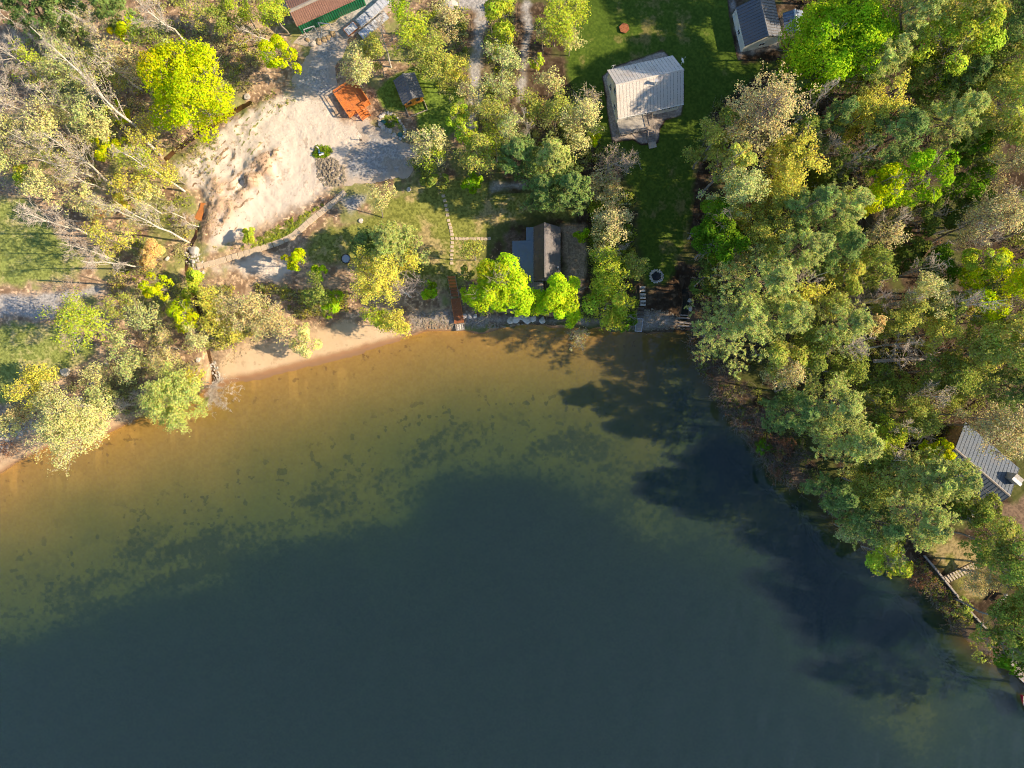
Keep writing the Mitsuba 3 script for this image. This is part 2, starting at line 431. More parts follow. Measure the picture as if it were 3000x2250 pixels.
def beach_fn(p, n, uv):
    big = N3(p + 2, 0.2, 3); fine = N3(p + 61, 2.6, 3); mid = N3(p + 19, 0.8, 3)
    c = mikit.mix((0.52, 0.37, 0.22), (0.64, 0.49, 0.33), 0.5 * big + 0.5 * fine)
    c = mikit.mix(c, (0.36, 0.24, 0.14), mikit.smoothstep(0.55, 0.72, 0.5 * mid + 0.5 * fine) * 0.5)
    c = mikit.mix((0.34, 0.19, 0.10), c, mikit.smoothstep(0.02, 0.34, p.z + 0.12 * (mid - 0.5)))
    return mikit.mix(floor_colour(p, n, uv), c, dr.maximum(edge(p, uv, 1.6), mikit.smoothstep(0.55, 0.35, p.z)))


proc_mat('lawn_mat', grass_fn((0.045, 0.088, 0.012), (0.105, 0.158, 0.022), (0.20, 0.17, 0.065), 0.57, 1.3, 0.13), 0.95, 0.1)
proc_mat('west_lawn_mat', grass_fn((0.17, 0.22, 0.05), (0.30, 0.33, 0.10), (0.40, 0.35, 0.17), 0.50, 1.6), 0.95, 0.1)
proc_mat('cabin_lawn_mat', grass_fn((0.16, 0.19, 0.035), (0.28, 0.28, 0.08), (0.40, 0.31, 0.16), 0.47, 2.0), 0.95, 0.1)
proc_mat('bright_grass_mat', grass_fn((0.09, 0.17, 0.02), (0.20, 0.27, 0.05), (0.34, 0.28, 0.13), 0.56, 0.9), 0.95, 0.1)
proc_mat('shore_lawn_mat', grass_fn((0.17, 0.17, 0.04), (0.27, 0.25, 0.08), (0.33, 0.25, 0.13), 0.48, 1.8), 0.95, 0.1)
proc_mat('gravel_mat', grit_fn((0.30, 0.29, 0.29), (0.46, 0.44, 0.43), 1.3, 4.5, stain=(0.36, 0.28, 0.20)), 0.95, 0.15)
proc_mat('lot_gravel_mat', grit_fn((0.30, 0.29, 0.29), (0.46, 0.44, 0.43), 1.6, 4.5, under=lambda p, n, uv: mikit.mix((0.42, 0.34, 0.28), (0.54, 0.46, 0.38), N3(p + 8, 0.9, 4)), stain=(0.40, 0.32, 0.24)), 0.95, 0.15)
proc_mat('house_gravel_mat', grit_fn((0.30, 0.26, 0.23), (0.44, 0.38, 0.34), 0.35, 5.0), 0.95, 0.15)
proc_mat('soil_mat', grit_fn((0.13, 0.09, 0.065), (0.24, 0.17, 0.12), 1.2, 3.5), 0.95, 0.1)
proc_mat('litter_mat', grit_fn((0.24, 0.17, 0.12), (0.50, 0.38, 0.27), 1.2, 5.0), 0.95, 0.1)
proc_mat('pebble_mat', grit_fn((0.16, 0.14, 0.13), (0.40, 0.35, 0.31), 1.2, 5.5, stain=(0.22, 0.16, 0.12)), 0.95, 0.1)
def rough_bump(p, n, uv): return mikit.fbm(p.x * 1.1 + 3.0 * mikit.noise(p.x * 0.2, p.y * 0.2), p.y * 1.1, 0.0, 4)


proc_mat('sand_mat', sand_fn, 0.95, 0.1, bump=rough_bump, scale=0.22, eps=0.08)
proc_mat('beach_mat', beach_fn, 0.9, 0.15)
proc_mat('seep_mat', lambda p, n, uv: mikit.mix((0.55, 0.20, 0.05), (0.40, 0.16, 0.05), N3(p, 1.5, 3)), 0.35, 0.5)
proc_mat('ditch_mat', lambda p, n, uv: mikit.mix((0.035, 0.020, 0.010), (0.11, 0.055, 0.022), mikit.smoothstep(0.35, 0.65, N3(p, 0.6, 3))), 0.12, 0.5)
proc_mat('drain_mat', lambda p, n, uv: mikit.mix((0.012, 0.014, 0.018), (0.03, 0.03, 0.03), N3(p, 0.9, 3)), 0.10, 0.5)

sheet('north_lawn', [(1640, -60), (2160, -60), (2160, 30), (2185, 175), (2290, 165), (2300, 200), (2120, 300), (2072, 420), (2052, 520), (2040, 620), (2035, 720), (1990, 800), (1950, 850), (1890, 860),
       (1868, 800), (1852, 720), (1858, 640), (1840, 560), (1770, 470), (1700, 400), (1665, 300), (1640, 200), (1632, 100)], 'lawn_mat', 0.03)
sheet('forest_edge_path', [(2048, 470), (2062, 470), (2058, 560), (2050, 700), (2030, 780), (2016, 850), (1996, 850), (2010, 770), (2034, 700), (2040, 580)], 'soil_mat', 0.05)
sheet('house_gravel', [(1761, 224), (1793, 421), (1851, 412), (1877, 427), (1927, 422), (1933, 383), (1949, 354), (1996, 341), (2003, 311), (2005, 250), (1990, 200), (1961, 166), (1940, 147), (1873, 170), (1800, 195)],
      'house_gravel_mat', 0.06, wob=0.12)
sheet('side_gravel', [(2123, -60), (2150, -60), (2165, 60), (2180, 135), (2290, 112), (2310, 150), (2160, 182), (2138, 80)], 'gravel_mat', 0.06, wob=0.15)
sheet('sand_lot', LOT, 'sand_mat', 0.035, step=0.42)
sheet('gravel_drive', [(1075, -40), (1165, -40), (1140, 30), (1020, 120), (992, 190), (990, 260), (945, 300), (870, 285), (858, 240), (890, 180), (915, 140), (860, 125), (890, 85), (985, 70)], 'lot_gravel_mat', 0.055)
sheet('gravel_pad', [(1030, 335), (1092, 345), (1115, 385), (1172, 420), (1240, 430), (1200, 520), (1100, 535), (1010, 545), (985, 500), (1030, 450), (1060, 400)], 'lot_gravel_mat', 0.06)
sheet('gravel_spit', [(972, 590), (1000, 568), (1085, 560), (1090, 585), (1052, 620), (1032, 640), (1012, 632), (1008, 612)], 'gravel_mat', 0.07, wob=0.2)
sheet('centre_drive', [(1270, -60), (1465, -60), (1462, 20), (1432, 90), (1425, 180), (1420, 300), (1400, 420), (1360, 430), (1362, 300), (1370, 150), (1380, 50), (1300, 25), (1270, 10)], 'gravel_mat', 0.055)
sheet('second_drive', [(1505, -60), (1560, -60), (1572, 60), (1560, 180), (1548, 300), (1500, 330), (1505, 200), (1525, 100)], 'gravel_mat', 0.057)
sheet('garden_strip', [(1430, 525), (1560, 520), (1560, 565), (1450, 575), (1428, 590)], 'gravel_mat', 0.07, wob=0.2)
sheet('cabin_lawn', [(890, 690), (960, 615), (1010, 640), (1060, 615), (1130, 560), (1220, 530), (1340, 480), (1450, 520), (1600, 540), (1700, 600), (1720, 650), (1640, 665), (1560, 650), (1440, 690), (1432, 800), (1330, 890), (1250, 850),
       (1120, 860), (1010, 800), (930, 790), (850, 770), (850, 720)], 'cabin_lawn_mat', 0.03)
sheet('playhouse_lawn', [(1085, 295), (1130, 220), (1240, 190), (1310, 240), (1400, 290), (1385, 380), (1300, 425), (1225, 425), (1200, 345), (1115, 325)], 'bright_grass_mat', 0.045)
sheet('grass_strip', [(690, 742), (760, 700), (830, 662), (920, 622), (975, 592), (988, 600), (905, 662), (850, 705), (760, 738)], 'bright_grass_mat', 0.06, wob=0.25)
sheet('west_lawn', [(-80, 555), (100, 560), (150, 640), (235, 720), (290, 790), (160, 848), (-80, 862)], 'west_lawn_mat', 0.03)
sheet('south_west_lawn', [(-80, 930), (170, 925), (250, 960), (310, 1040), (265, 1075), (60, 1195), (-80, 1215)], 'west_lawn_mat', 0.03)
sheet('west_driveway', [(-80, 862), (120, 845), (300, 828), (335, 862), (180, 905), (165, 940), (-80, 945)], 'gravel_mat', 0.05)
sheet('beach', [(588, 1165), (598, 1085), (640, 1035), (720, 985), (800, 968), (930, 938), (1000, 922), (1120, 945), (1195, 945), (1225, 975), (1089, 1022), (954, 1060), (850, 1086), (750, 1112), (690, 1122), (640, 1136)],
      'beach_mat', 0.02, step=0.5)
sheet('sandy_ground', [(600, 765), (680, 748), (760, 722), (850, 735), (885, 790), (840, 840), (700, 815), (610, 820)], 'sand_mat', 0.03)
sheet('cabin_bed', [(1462, 672), (1560, 668), (1560, 830), (1470, 830)], 'soil_mat', 0.06, wob=0.2)
sheet('leaf_litter', [(1635, 650), (1715, 650), (1735, 760), (1720, 860), (1640, 880)], 'litter_mat', 0.05)
sheet('stony_bank', [(1850, 905), (1900, 890), (1960, 905), (2000, 920), (2018, 965), (1960, 968), (1924, 972), (1839, 970)], 'pebble_mat', 0.05)
sheet('dock_bank', [(1185, 905), (1290, 895), (1420, 905), (1560, 920), (1720, 920), (1830, 935), (1830, 965), (1704, 955), (1560, 945), (1429, 972), (1320, 964), (1259, 964), (1195, 975)], 'pebble_mat', 0.045)
sheet('shore_lawn', [(2690, 1560), (2790, 1540), (2890, 1600), (2920, 1700), (2890, 1770), (2830, 1770), (2765, 1695), (2712, 1632)], 'shore_lawn_mat', 0.03)
sheet('roof_yard', [(2940, 1470), (3080, 1380), (3080, 1640), (2960, 1620), (2900, 1540)], 'soil_mat', 0.03)


def ribbon(name, pts, w, mat, z_off, label=None):
    c = np.array(LineString(WL(pts, 1.2)).segmentize(0.6).coords)
    c = np.array([c[max(0, i - 1):i + 2].mean(0) for i in range(len(c))])
    t = np.gradient(c, axis=0); t /= np.linalg.norm(t, axis=1, keepdims=True)
    nrm = np.stack([-t[:, 1], t[:, 0]], 1)
    ww = w * (0.7 + 0.6 * meshkit.noise(np.stack([c[:, 0] * 0.6, c[:, 1] * 0.6, c[:, 0] * 0], -1), 5))
    z = ndimage.gaussian_filter1d(G(c[:, 0], c[:, 1]), 2) + z_off
    L, Rr = c + nrm * ww[:, None] / 2, c - nrm * ww[:, None] / 2
    v = np.vstack([np.column_stack([L, z]), np.column_stack([Rr, z])])
    n = len(c)
    i = np.arange(n - 1)
    f = np.vstack([np.stack([i, i + n, i + 1], 1), np.stack([i + 1, i + n, i + n + 1], 1)])
    key = thing(name, label, None, None, 'structure')
    scene[key] = mikit.ply((v, f), mat, smooth=True)
    return key


ribbon('ditch_water', DITCH, 0.95, 'ditch_mat', 0.10)
ribbon('stream_water', SEEP[3:], 0.65, 'ditch_mat', 0.08)
ribbon('iron_seep', [(600, 592), (597, 610), (590, 622), (582, 640), (580, 650)], 1.1, 'seep_mat', 0.17)
ribbon('drain_water', DRAIN[1:-1], 1.3, 'drain_mat', 0.22)

# ------------------------------------------------------------------ buildings
flat_mat('white_wall', (0.74, 0.71, 0.65), 0.6, 0.06, 1.2, dirt_amount=0.10)
flat_mat('cream_wall', (0.62, 0.57, 0.47), 0.6, 0.06, 1.2, dirt_amount=0.10)
flat_mat('pale_roof', (0.68, 0.63, 0.59), 0.5, 0.08, 0.6, (0.50, 0.42, 0.36), 0.5)
flat_mat('pale_seam', (0.26, 0.24, 0.23), 0.45, 0.08, 0.6)
flat_mat('slate_roof', (0.145, 0.155, 0.185), 0.5, 0.10, 0.7, (0.20, 0.18, 0.17), 0.4)
flat_mat('dark_roof', (0.105, 0.085, 0.075), 0.7, 0.16, 1.2, (0.15, 0.12, 0.10), 0.4)
flat_mat('grey_roof', (0.165, 0.155, 0.165), 0.75, 0.20, 1.6, (0.12, 0.10, 0.09), 0.5)
flat_mat('steel_roof', (0.20, 0.23, 0.27), 0.35, 0.10, 0.8, metallic=0.3)
flat_mat('lake_roof', (0.10, 0.125, 0.17), 0.6, 0.16, 1.0)
flat_mat('blue_roof', (0.20, 0.26, 0.36), 0.4, 0.10, 0.9)
flat_mat('rust_roof', (0.30, 0.165, 0.125), 0.65, 0.22, 0.9, (0.20, 0.11, 0.08), 0.6)
flat_mat('green_metal', (0.012, 0.20, 0.085), 0.45, 0.12, 0.8)
flat_mat('orange_stain', (0.62, 0.20, 0.05), 0.65, 0.24, 1.4, (0.34, 0.13, 0.06), 0.75)
flat_mat('orange_wall', (0.62, 0.26, 0.045), 0.6, 0.10, 1.4)
flat_mat('brown_stain', (0.33, 0.115, 0.045), 0.65, 0.22, 1.6, (0.15, 0.07, 0.04), 0.6)
flat_mat('weathered_wood', (0.34, 0.30, 0.27), 0.85, 0.20, 1.5)
flat_mat('pale_wood', (0.50, 0.43, 0.35), 0.8, 0.16, 1.5)
flat_mat('dark_wood', (0.13, 0.10, 0.08), 0.85, 0.22, 1.5)
flat_mat('galvanised', (0.56, 0.58, 0.62), 0.4, 0.10, 1.0, metallic=0.35)
flat_mat('silver_sheet', (0.66, 0.68, 0.72), 0.4, 0.08, 1.0, metallic=0.25)
flat_mat('concrete', (0.42, 0.40, 0.38), 0.85, 0.12, 1.2)
flat_mat('stone', (0.44, 0.40, 0.36), 0.9, 0.28, 1.1, (0.22, 0.20, 0.18), 0.6)
flat_mat('pale_stone', (0.56, 0.52, 0.48), 0.9, 0.22, 1.3, (0.30, 0.27, 0.24), 0.5)
flat_mat('brown_stone', (0.40, 0.29, 0.17), 0.9, 0.25, 1.2, (0.20, 0.17, 0.14), 0.6)
flat_mat('pile_stone', (0.26, 0.22, 0.17), 0.9, 0.35, 0.9, (0.12, 0.12, 0.07), 0.7)
flat_mat('slab_stone', (0.55, 0.45, 0.34), 0.9, 0.16, 1.3)
flat_mat('dark_glass', (0.025, 0.03, 0.045), 0.08, 0.05, 1.0, spec=0.6)
flat_mat('teal_lid', (0.05, 0.17, 0.16), 0.5, 0.10, 2.0)
flat_mat('white_paint', (0.78, 0.77, 0.74), 0.5, 0.05, 1.0)
flat_mat('blue_paint', (0.06, 0.16, 0.42), 0.45, 0.08, 1.0)
flat_mat('red_paint', (0.42, 0.02, 0.035), 0.25, 0.05, 1.0)
flat_mat('black_cover', (0.02, 0.022, 0.03), 0.5, 0.1, 1.0)
flat_mat('dead_wood', (0.52, 0.45, 0.40), 0.85, 0.20, 1.5)
flat_mat('tan_wall', (0.36, 0.23, 0.11), 0.75, 0.10, 1.0)


def frame_of(cx, cy, z, ang):
    M = np.eye(4)
    c, s = math.cos(ang), math.sin(ang)
    M[:2, :2] = [[c, -s], [s, c]]
    M[:3, 3] = (cx, cy, z)
    return M


def put(mesh, M):
    mesh = mesh.copy()
    mesh.apply_transform(M)
    return mesh


def prism(profile, x0, x1):
    """Solid with the outline `profile` (y, z points, counter-clockwise seen from +x) from x0 to x1."""
    p = np.array(profile, float)
    if Polygon(p).exterior.is_ccw is False: p = p[::-1]
    m = trimesh.creation.extrude_polygon(Polygon(p), x1 - x0, engine='earcut')
    v = m.vertices.copy()
    m.vertices = np.column_stack([v[:, 2] + x0, v[:, 0], v[:, 1]])
    if m.volume < 0: m.invert()
    return m


def slope_panels(key, M, y0, z0, y1, z1, xa, xb, n, roof_mat, seam_mat, name='panel', gap=0.03, thick=0.05, rib=0.06, label=None):
    """Roof slope from the eave (y0, z0) to the ridge (y1, z1): n separate panels along x with raised seams between them."""
    d = np.array([0, y1 - y0, z1 - z0]); L = np.linalg.norm(d); d /= L
    nrm = np.array([0, -d[2], d[1]]) * (1 if d[1] > 0 else -1)
    if nrm[2] < 0: nrm = -nrm
    w = (xb - xa) / n
    c0 = np.array([0, (y0 + y1) / 2, (z0 + z1) / 2])
    R = np.eye(4); R[:3, 0] = (1, 0, 0); R[:3, 1] = d; R[:3, 2] = np.cross((1, 0, 0), d)
    if R[2, 2] < 0: R[:3, 1] *= -1; R[:3, 2] *= -1
    under = trimesh.creation.box((xb - xa, L, 0.05)); under.apply_transform(R); under.apply_translation(c0 + np.array([(xa + xb) / 2, 0, 0]) - R[:3, 2] * 0.03)
    holder = part(key, 'roof', put(under, M), seam_mat, label=label)
    for i in range(n):
        b = trimesh.creation.box((w - gap, L, thick)); b.apply_transform(R); b.apply_translation(c0 + np.array([xa + (i + 0.5) * w, 0, 0]) + R[:3, 2] * (thick / 2 + 0.002))
        part(holder, name, put(b, M), roof_mat)
    ribs = []
    for i in range(n + 1):
        b = trimesh.creation.box((0.05, L, thick + rib)); b.apply_transform(R); b.apply_translation(c0 + np.array([np.clip(xa + i * w, xa + 0.03, xb - 0.03), 0, 0]) + R[:3, 2] * ((thick + rib) / 2 + 0.004))
        ribs.append(b)
    part(holder, 'seams', put(cat_(ribs), M), seam_mat, kind='stuff')
    return holder


def window(key, M, x, y, z, w, h, face, frame='white_paint'):
    """Window on a wall: face is 'front' (-y), 'back' (+y), 'left' (-x) or 'right' (+x)."""
    rz = {'front': 0, 'right': math.pi / 2, 'back': math.pi, 'left': -math.pi / 2}[face]
    t = 0.09
    ms = [box(w + 2 * t, 0.10, t, (0, 0, h / 2 + t / 2)), box(w + 2 * t, 0.14, t, (0, -0.02, -h / 2 - t / 2)), box(t, 0.10, h, (-w / 2 - t / 2, 0, 0)), box(t, 0.10, h, (w / 2 + t / 2, 0, 0)), box(0.05, 0.06, h, (0, -0.01, 0))]
    Q = trimesh.transformations.rotation_matrix(rz, (0, 0, 1)); Q[:3, 3] = (x, y, z)
    f = part(key, 'window', put(put(cat_(ms), Q), M), frame)
    part(f, 'pane', put(put(box(w, 0.03, h, (0, -0.005, 0)), Q), M), 'dark_glass')


def gable_house(name, label, cat, M, L, Wd, he, hr, wall, roof, seam, n, over=0.3, cap=None, panel='panel', rib=0.05):
    """Ridge along local x, floor at z = 0."""
    key = thing(name, label, cat)
    hw, hl = Wd / 2 - over, L / 2 - over
    zi = he + (hr - he) * over / (Wd / 2)
    part(key, 'wall', put(prism([(-hw, -0.6), (hw, -0.6), (hw, zi - 0.06), (0, hr - 0.06), (-hw, zi - 0.06)], -hl, hl), M), wall)
    slope_panels(key, M, -Wd / 2, he, 0, hr, -L / 2, L / 2, n, roof, seam, panel, rib=rib)
    slope_panels(key, M, Wd / 2, he, 0, hr, -L / 2, L / 2, n, roof, seam, panel, rib=rib)
    a = math.atan2(hr - he, Wd / 2)
    capm = prism([(-0.16, hr + 0.05 - 0.16 * math.tan(a)), (0, hr + 0.05), (0.16, hr + 0.05 - 0.16 * math.tan(a)), (0.16, hr + 0.13 - 0.16 * math.tan(a)), (0, hr + 0.15), (-0.16, hr + 0.13 - 0.16 * math.tan(a))], -L / 2 - 0.02, L / 2 + 0.02)
    part(key, 'ridge_cap', put(capm, M), cap or roof)
    return key


def place(u, v, ang_deg, z_at, on=None):
    """Local frame whose origin stands on the ground below the image point (u, v) of something z_at above it."""
    p = PG(u, v, z_at)
    zg = p[2] - z_at
    return frame_of(p[0], p[1], zg, math.radians(ang_deg)), zg


# the pale metal-roofed house on the north lawn
M, zg = place(1890.5, 255.0, 12.65, 3.0)
HL, HW, HE, HR = 10.7, 7.8, 3.0, 6.6
house = gable_house('house', 'cream house with pale standing seam metal roof and front deck on the north lawn', 'house', M, HL, HW, HE, HR, 'white_wall', 'pale_roof', 'pale_seam', 20, 0.28, rib=0.008)
fy = -(HW / 2 - 0.28) - 0.03
for x, w in ((-2.75, 0.95), (-0.35, 0.95), (1.65, 0.75), (2.95, 1.9), (4.3, 0.75)):
    window(house, M, x, fy, 2.0, w, 1.0, 'front')
for y, z in ((-1.6, 1.8), (1.6, 1.8), (0.0, 4.2)):
    window(house, M, -(HL / 2 - 0.28) - 0.03, y, z, 0.8, 1.1, 'left')
pipe = part(house, 'chimney', put(tube([(0.75, -0.9, 5.4), (0.75, -0.9, 7.0)], 0.17, 10), M), 'white_paint')
part(pipe, 'cap', put(tube([(0.75, -0.9, 7.0), (0.75, -0.9, 7.12)], 0.27, 10), M), 'galvanised')
part(house, 'vent_pipe', put(tube([(-1.2, 2.9, 3.8), (-1.2, 2.9, 4.4)], 0.06, 8), M), 'dark_wood')
dish = trimesh.creation.icosphere(2); dish.apply_scale((0.42, 0.42, 0.12)); dish.apply_transform(trimesh.transformations.rotation_matrix(1.0, (0, 1, 0)))
dish.apply_translation((HL / 2 + 0.25, 1.5, 6.3))
part(house, 'antenna', put(cat_([dish, bar((HL / 2 - 0.05, 1.0, 5.4), (HL / 2 + 0.2, 1.45, 6.2), 0.06), bar((HL / 2 + 0.25, 1.5, 6.3), (HL / 2 + 0.75, 1.9, 6.5), 0.05)]), M), 'white_paint')
part(house, 'antenna', put(cat_([bar((-HL / 2 + 0.9, HW / 2, 2.9), (-HL / 2 + 0.95, HW / 2 + 0.1, 4.2), 0.05), bar((-HL / 2 + 0.6, HW / 2 + 0.1, 4.0), (-HL / 2 + 1.3, HW / 2 + 0.1, 4.1), 0.04)]), M), 'white_paint')
part(house, 'gutter', put(box(HL, 0.12, 0.12, (0, -HW / 2 - 0.07, HE - 0.02)), M), 'white_paint')
part(house, 'back_step', put(box(2.2, 1.1, 0.5, (1.7, HW / 2 + 0.25, 0.0)), M), 'concrete')

deck = thing('front_deck', 'grey raised deck with railing and steps along the front of the cream house', 'deck')
dy0, dy1, dx0, dx1, dz = -HW / 2 + 0.25, -HW / 2 - 2.05, -5.1, -0.75, 0.95
part(deck, 'floor', put(box(dx1 - dx0, dy0 - dy1, 0.10, ((dx0 + dx1) / 2, (dy0 + dy1) / 2, dz)), M), 'concrete')
for i in range(6):
    part(deck, 'board', put(box(1.15, 0.27, 0.06, (dx1 + 0.62, dy0 - 0.2 - 0.30 * i, dz + 0.02)), M), 'weathered_wood')
for x in (dx0 + 0.06, -4.0, -2.95, -1.9, dx1 - 0.05):
    part(deck, 'post', put(bar((x, dy1 + 0.05, -0.1), (x, dy1 + 0.05, dz + 1.0), 0.11), M), 'weathered_wood')
for x in (dx1 + 1.2,):
    for y in (dy0 - 0.1, dy1 + 0.05):
        part(deck, 'post', put(bar((x, y, -0.1), (x, y, dz + 1.0), 0.11), M), 'weathered_wood')
for z in (dz + 0.98, dz + 0.5):
    part(deck, 'rail', put(bar((dx0, dy1 + 0.05, z), (dx1, dy1 + 0.05, z), 0.13, 0.06), M), 'weathered_wood')
    part(deck, 'rail', put(bar((dx1 + 1.2, dy0 - 0.1, z), (dx1 + 1.2, dy1 + 0.05, z), 0.10, 0.06), M), 'weathered_wood')
for i in range(5):
    part(deck, 'step', put(box(1.1, 0.30, 0.05, (dx1 + 0.62, dy1 - 0.18 - 0.36 * i, dz - 0.17 * (i + 1))), M), 'weathered_wood')
for x in (dx1 + 0.05, dx1 + 1.2):
    part(deck, 'handrail', put(bar((x, dy1, dz + 0.9), (x, dy1 - 1.9, 0.85), 0.08), M), 'weathered_wood')
    part(deck, 'stringer', put(bar((x, dy1, dz - 0.15), (x, dy1 - 1.9, 0.0), 0.05, 0.22), M), 'weathered_wood')
    part(deck, 'post', put(bar((x, dy1 - 1.9, -0.1), (x, dy1 - 1.9, 0.95), 0.10), M), 'weathered_wood')
part(deck, 'landing', put(box(1.25, 0.95, 0.12, (dx1 + 0.62, dy1 - 2.4, 0.05)), M), 'pale_wood')

# the white house in the shade at the top
M, zg = place(2224.5, 66.0, 103.0, 2.3)
white_house = gable_house('white_house', 'white house with dark slate metal roof at the top edge of the lawn', 'house', M, 6.4, 6.2, 2.3, 4.3, 'white_wall', 'slate_roof', 'dark_roof', 13, 0.10)
window(white_house, M, -0.3, 3.02, 1.2, 0.7, 0.8, 'back')
window(white_house, M, -3.12, 0.0, 1.4, 0.9, 0.8, 'left')
M, zg = place(2326, 66, 97.0, 2.1)
shed = gable_house('garden_shed', 'small blue-grey shed with a white ridge strip beside the white house', 'shed', M, 3.4, 3.2, 2.1, 2.9, 'weathered_wood', 'blue_roof', 'slate_roof', 7, 0.15, cap='white_paint')
part(shed, 'roof_vent', put(box(0.25, 0.22, 0.12, (0.2, 1.0, 2.55)), M), 'black_cover')

# the green metal barn
M, zg = place(951, -3, 24.4, 2.7)
barn = thing('barn', 'long green corrugated metal barn with rusty brown ridged roof', 'barn')
BL, BW, BE, BR = 11.6, 4.4, 2.7, 3.5
part(barn, 'wall', put(prism([(-BW / 2 + 0.2, -0.5), (BW / 2 - 0.2, -0.5), (BW / 2 - 0.2, BE - 0.02), (0, BR - 0.08), (-BW / 2 + 0.2, BE - 0.02)], -BL / 2 + 0.1, BL / 2 - 0.1), M), 'green_metal')
nr = 30
for i in range(nr):
    x = -BL / 2 + 0.1 + (i + 0.5) * (BL - 0.2) / nr
    part(barn, 'wall_rib', put(prism([(-BW / 2 + 0.21, -0.4), (-BW / 2 + 0.21, BE - 0.05), (-BW / 2 + 0.07, BE - 0.05), (-BW / 2 + 0.07, -0.4)], x - 0.085, x + 0.085), M), 'green_metal')
slope_panels(barn, M, -BW / 2, BE, 0, BR, -BL / 2, BL / 2, 34, 'rust_roof', 'rust_roof', gap=0.10)
slope_panels(barn, M, BW / 2, BE, 0, BR, -BL / 2, BL / 2, 34, 'rust_roof', 'rust_roof', gap=0.10)
part(barn, 'ridge_cap', put(prism([(-0.28, BR + 0.02), (0, BR + 0.12), (0.28, BR + 0.02), (0.28, BR + 0.09), (0, BR + 0.20), (-0.28, BR + 0.09)], -BL / 2 - 0.02, BL / 2 + 0.02), M), 'weathered_wood')

# the cabin with its steep dark roof: built in world axes, ridge north-south
zg = float(G(4.5, 21.0))
cabin = thing('cabin', 'dark brown cabin with steep roof and blue metal lean-to behind the shore maples', 'cabin')
I4 = np.eye(4)
Q = frame_of(0, 0, zg, math.pi / 2)            # local x runs north, local y runs west
cy0, cy1 = 16.35, 24.9
xe, xr, xl = 7.66, 5.05, 3.45                  # right eave, ridge, left eave
ze, zr, zl_ = 2.9, 6.0, 2.95
part(cabin, 'wall', put(prism([(-xe + 0.3, -0.6), (-xl - 0.05, -0.6), (-xl - 0.05, zl_ - 0.1), (-xr, zr - 0.12), (-xe + 0.3, ze + 0.22)], cy0 + 0.45, cy1 - 0.25), Q), 'dark_wood')
slope_panels(cabin, Q, -xe, ze, -xr, zr, cy0, cy1, 14, 'grey_roof', 'grey_roof', gap=0.02, rib=0.0)
slope_panels(cabin, Q, -xl, zl_, -xr, zr, cy0, cy1, 17, 'dark_roof', 'dark_roof', gap=0.04, rib=0.03)
part(cabin, 'ridge_cap', put(box(cy1 - cy0, 0.22, 0.06, ((cy0 + cy1) / 2, -xr, zr + 0.06)), Q), 'grey_roof')
part(cabin, 'lean_to_wall', put(prism([(-xl, -0.6), (-0.35, -0.6), (-0.35, 1.98), (-xl, 2.62)], cy0 + 0.3, 22.6), Q), 'dark_wood')
slope_panels(cabin, Q, -0.05, 2.05, -xl, 2.75, cy0 - 0.1, 22.85, 14, 'steel_roof', 'steel_roof', gap=0.03, rib=0.03)
part(cabin, 'lean_to_wall', put(prism([(-xl, -0.6), (-2.5, -0.6), (-2.5, 2.30), (-xl, 2.60)], 22.7, cy1 - 0.2), Q), 'dark_wood')
slope_panels(cabin, Q, -2.25, 2.38, -xl, 2.70, 22.87, cy1 + 0.05, 5, 'steel_roof', 'steel_roof', gap=0.03, rib=0.03)
part(cabin, 'stove_pipe', put(tube([(18.3, -7.2, 2.8), (18.3, -7.2, 4.4)], 0.12, 8), Q), 'galvanised')
window(cabin, Q, cy0 + 0.42, -5.5, 1.4, 1.0, 0.9, 'left', 'weathered_wood')
porch = thing('porch', 'weathered plank porch at the front of the dark cabin', 'porch')
for i in range(7):
    x = 2.75 + 0.36 * i
    part(porch, 'board', box(0.33, 1.7, 0.06, (x, 15.75, zg + 0.32)), 'weathered_wood')
part(porch, 'joist', box(2.5, 0.12, 0.2, (3.85, 15.0, zg + 0.18)), 'weathered_wood')
part(porch, 'joist', box(2.5, 0.12, 0.2, (3.85, 16.4, zg + 0.18)), 'weathered_wood')

# the playhouse
M, zg = place(1197.5, 260, 112.0, 2.0)
play = gable_house('playhouse', 'small orange playhouse with a grey shingle roof and two dark windows', 'playhouse', M, 4.2, 3.6, 2.0, 3.0, 'orange_wall', 'slate_roof', 'slate_roof', 9, 0.22)
for y in (-0.75, 0.75):
    window(play, M, -(2.1 - 0.22) - 0.03, y, 1.45, 0.55, 0.5, 'left', 'dark_wood')
fence = thing('porch_border', 'low pale plank border round the little porch of the orange playhouse', 'border')
part(fence, 'plank', put(box(0.10, 3.2, 0.30, (-3.48, 0, 0.15)), M), 'pale_wood')
for y in (-1.6, 1.6):
    part(fence, 'plank', put(box(1.7, 0.10, 0.30, (-2.60, y, 0.152)), M), 'pale_wood')

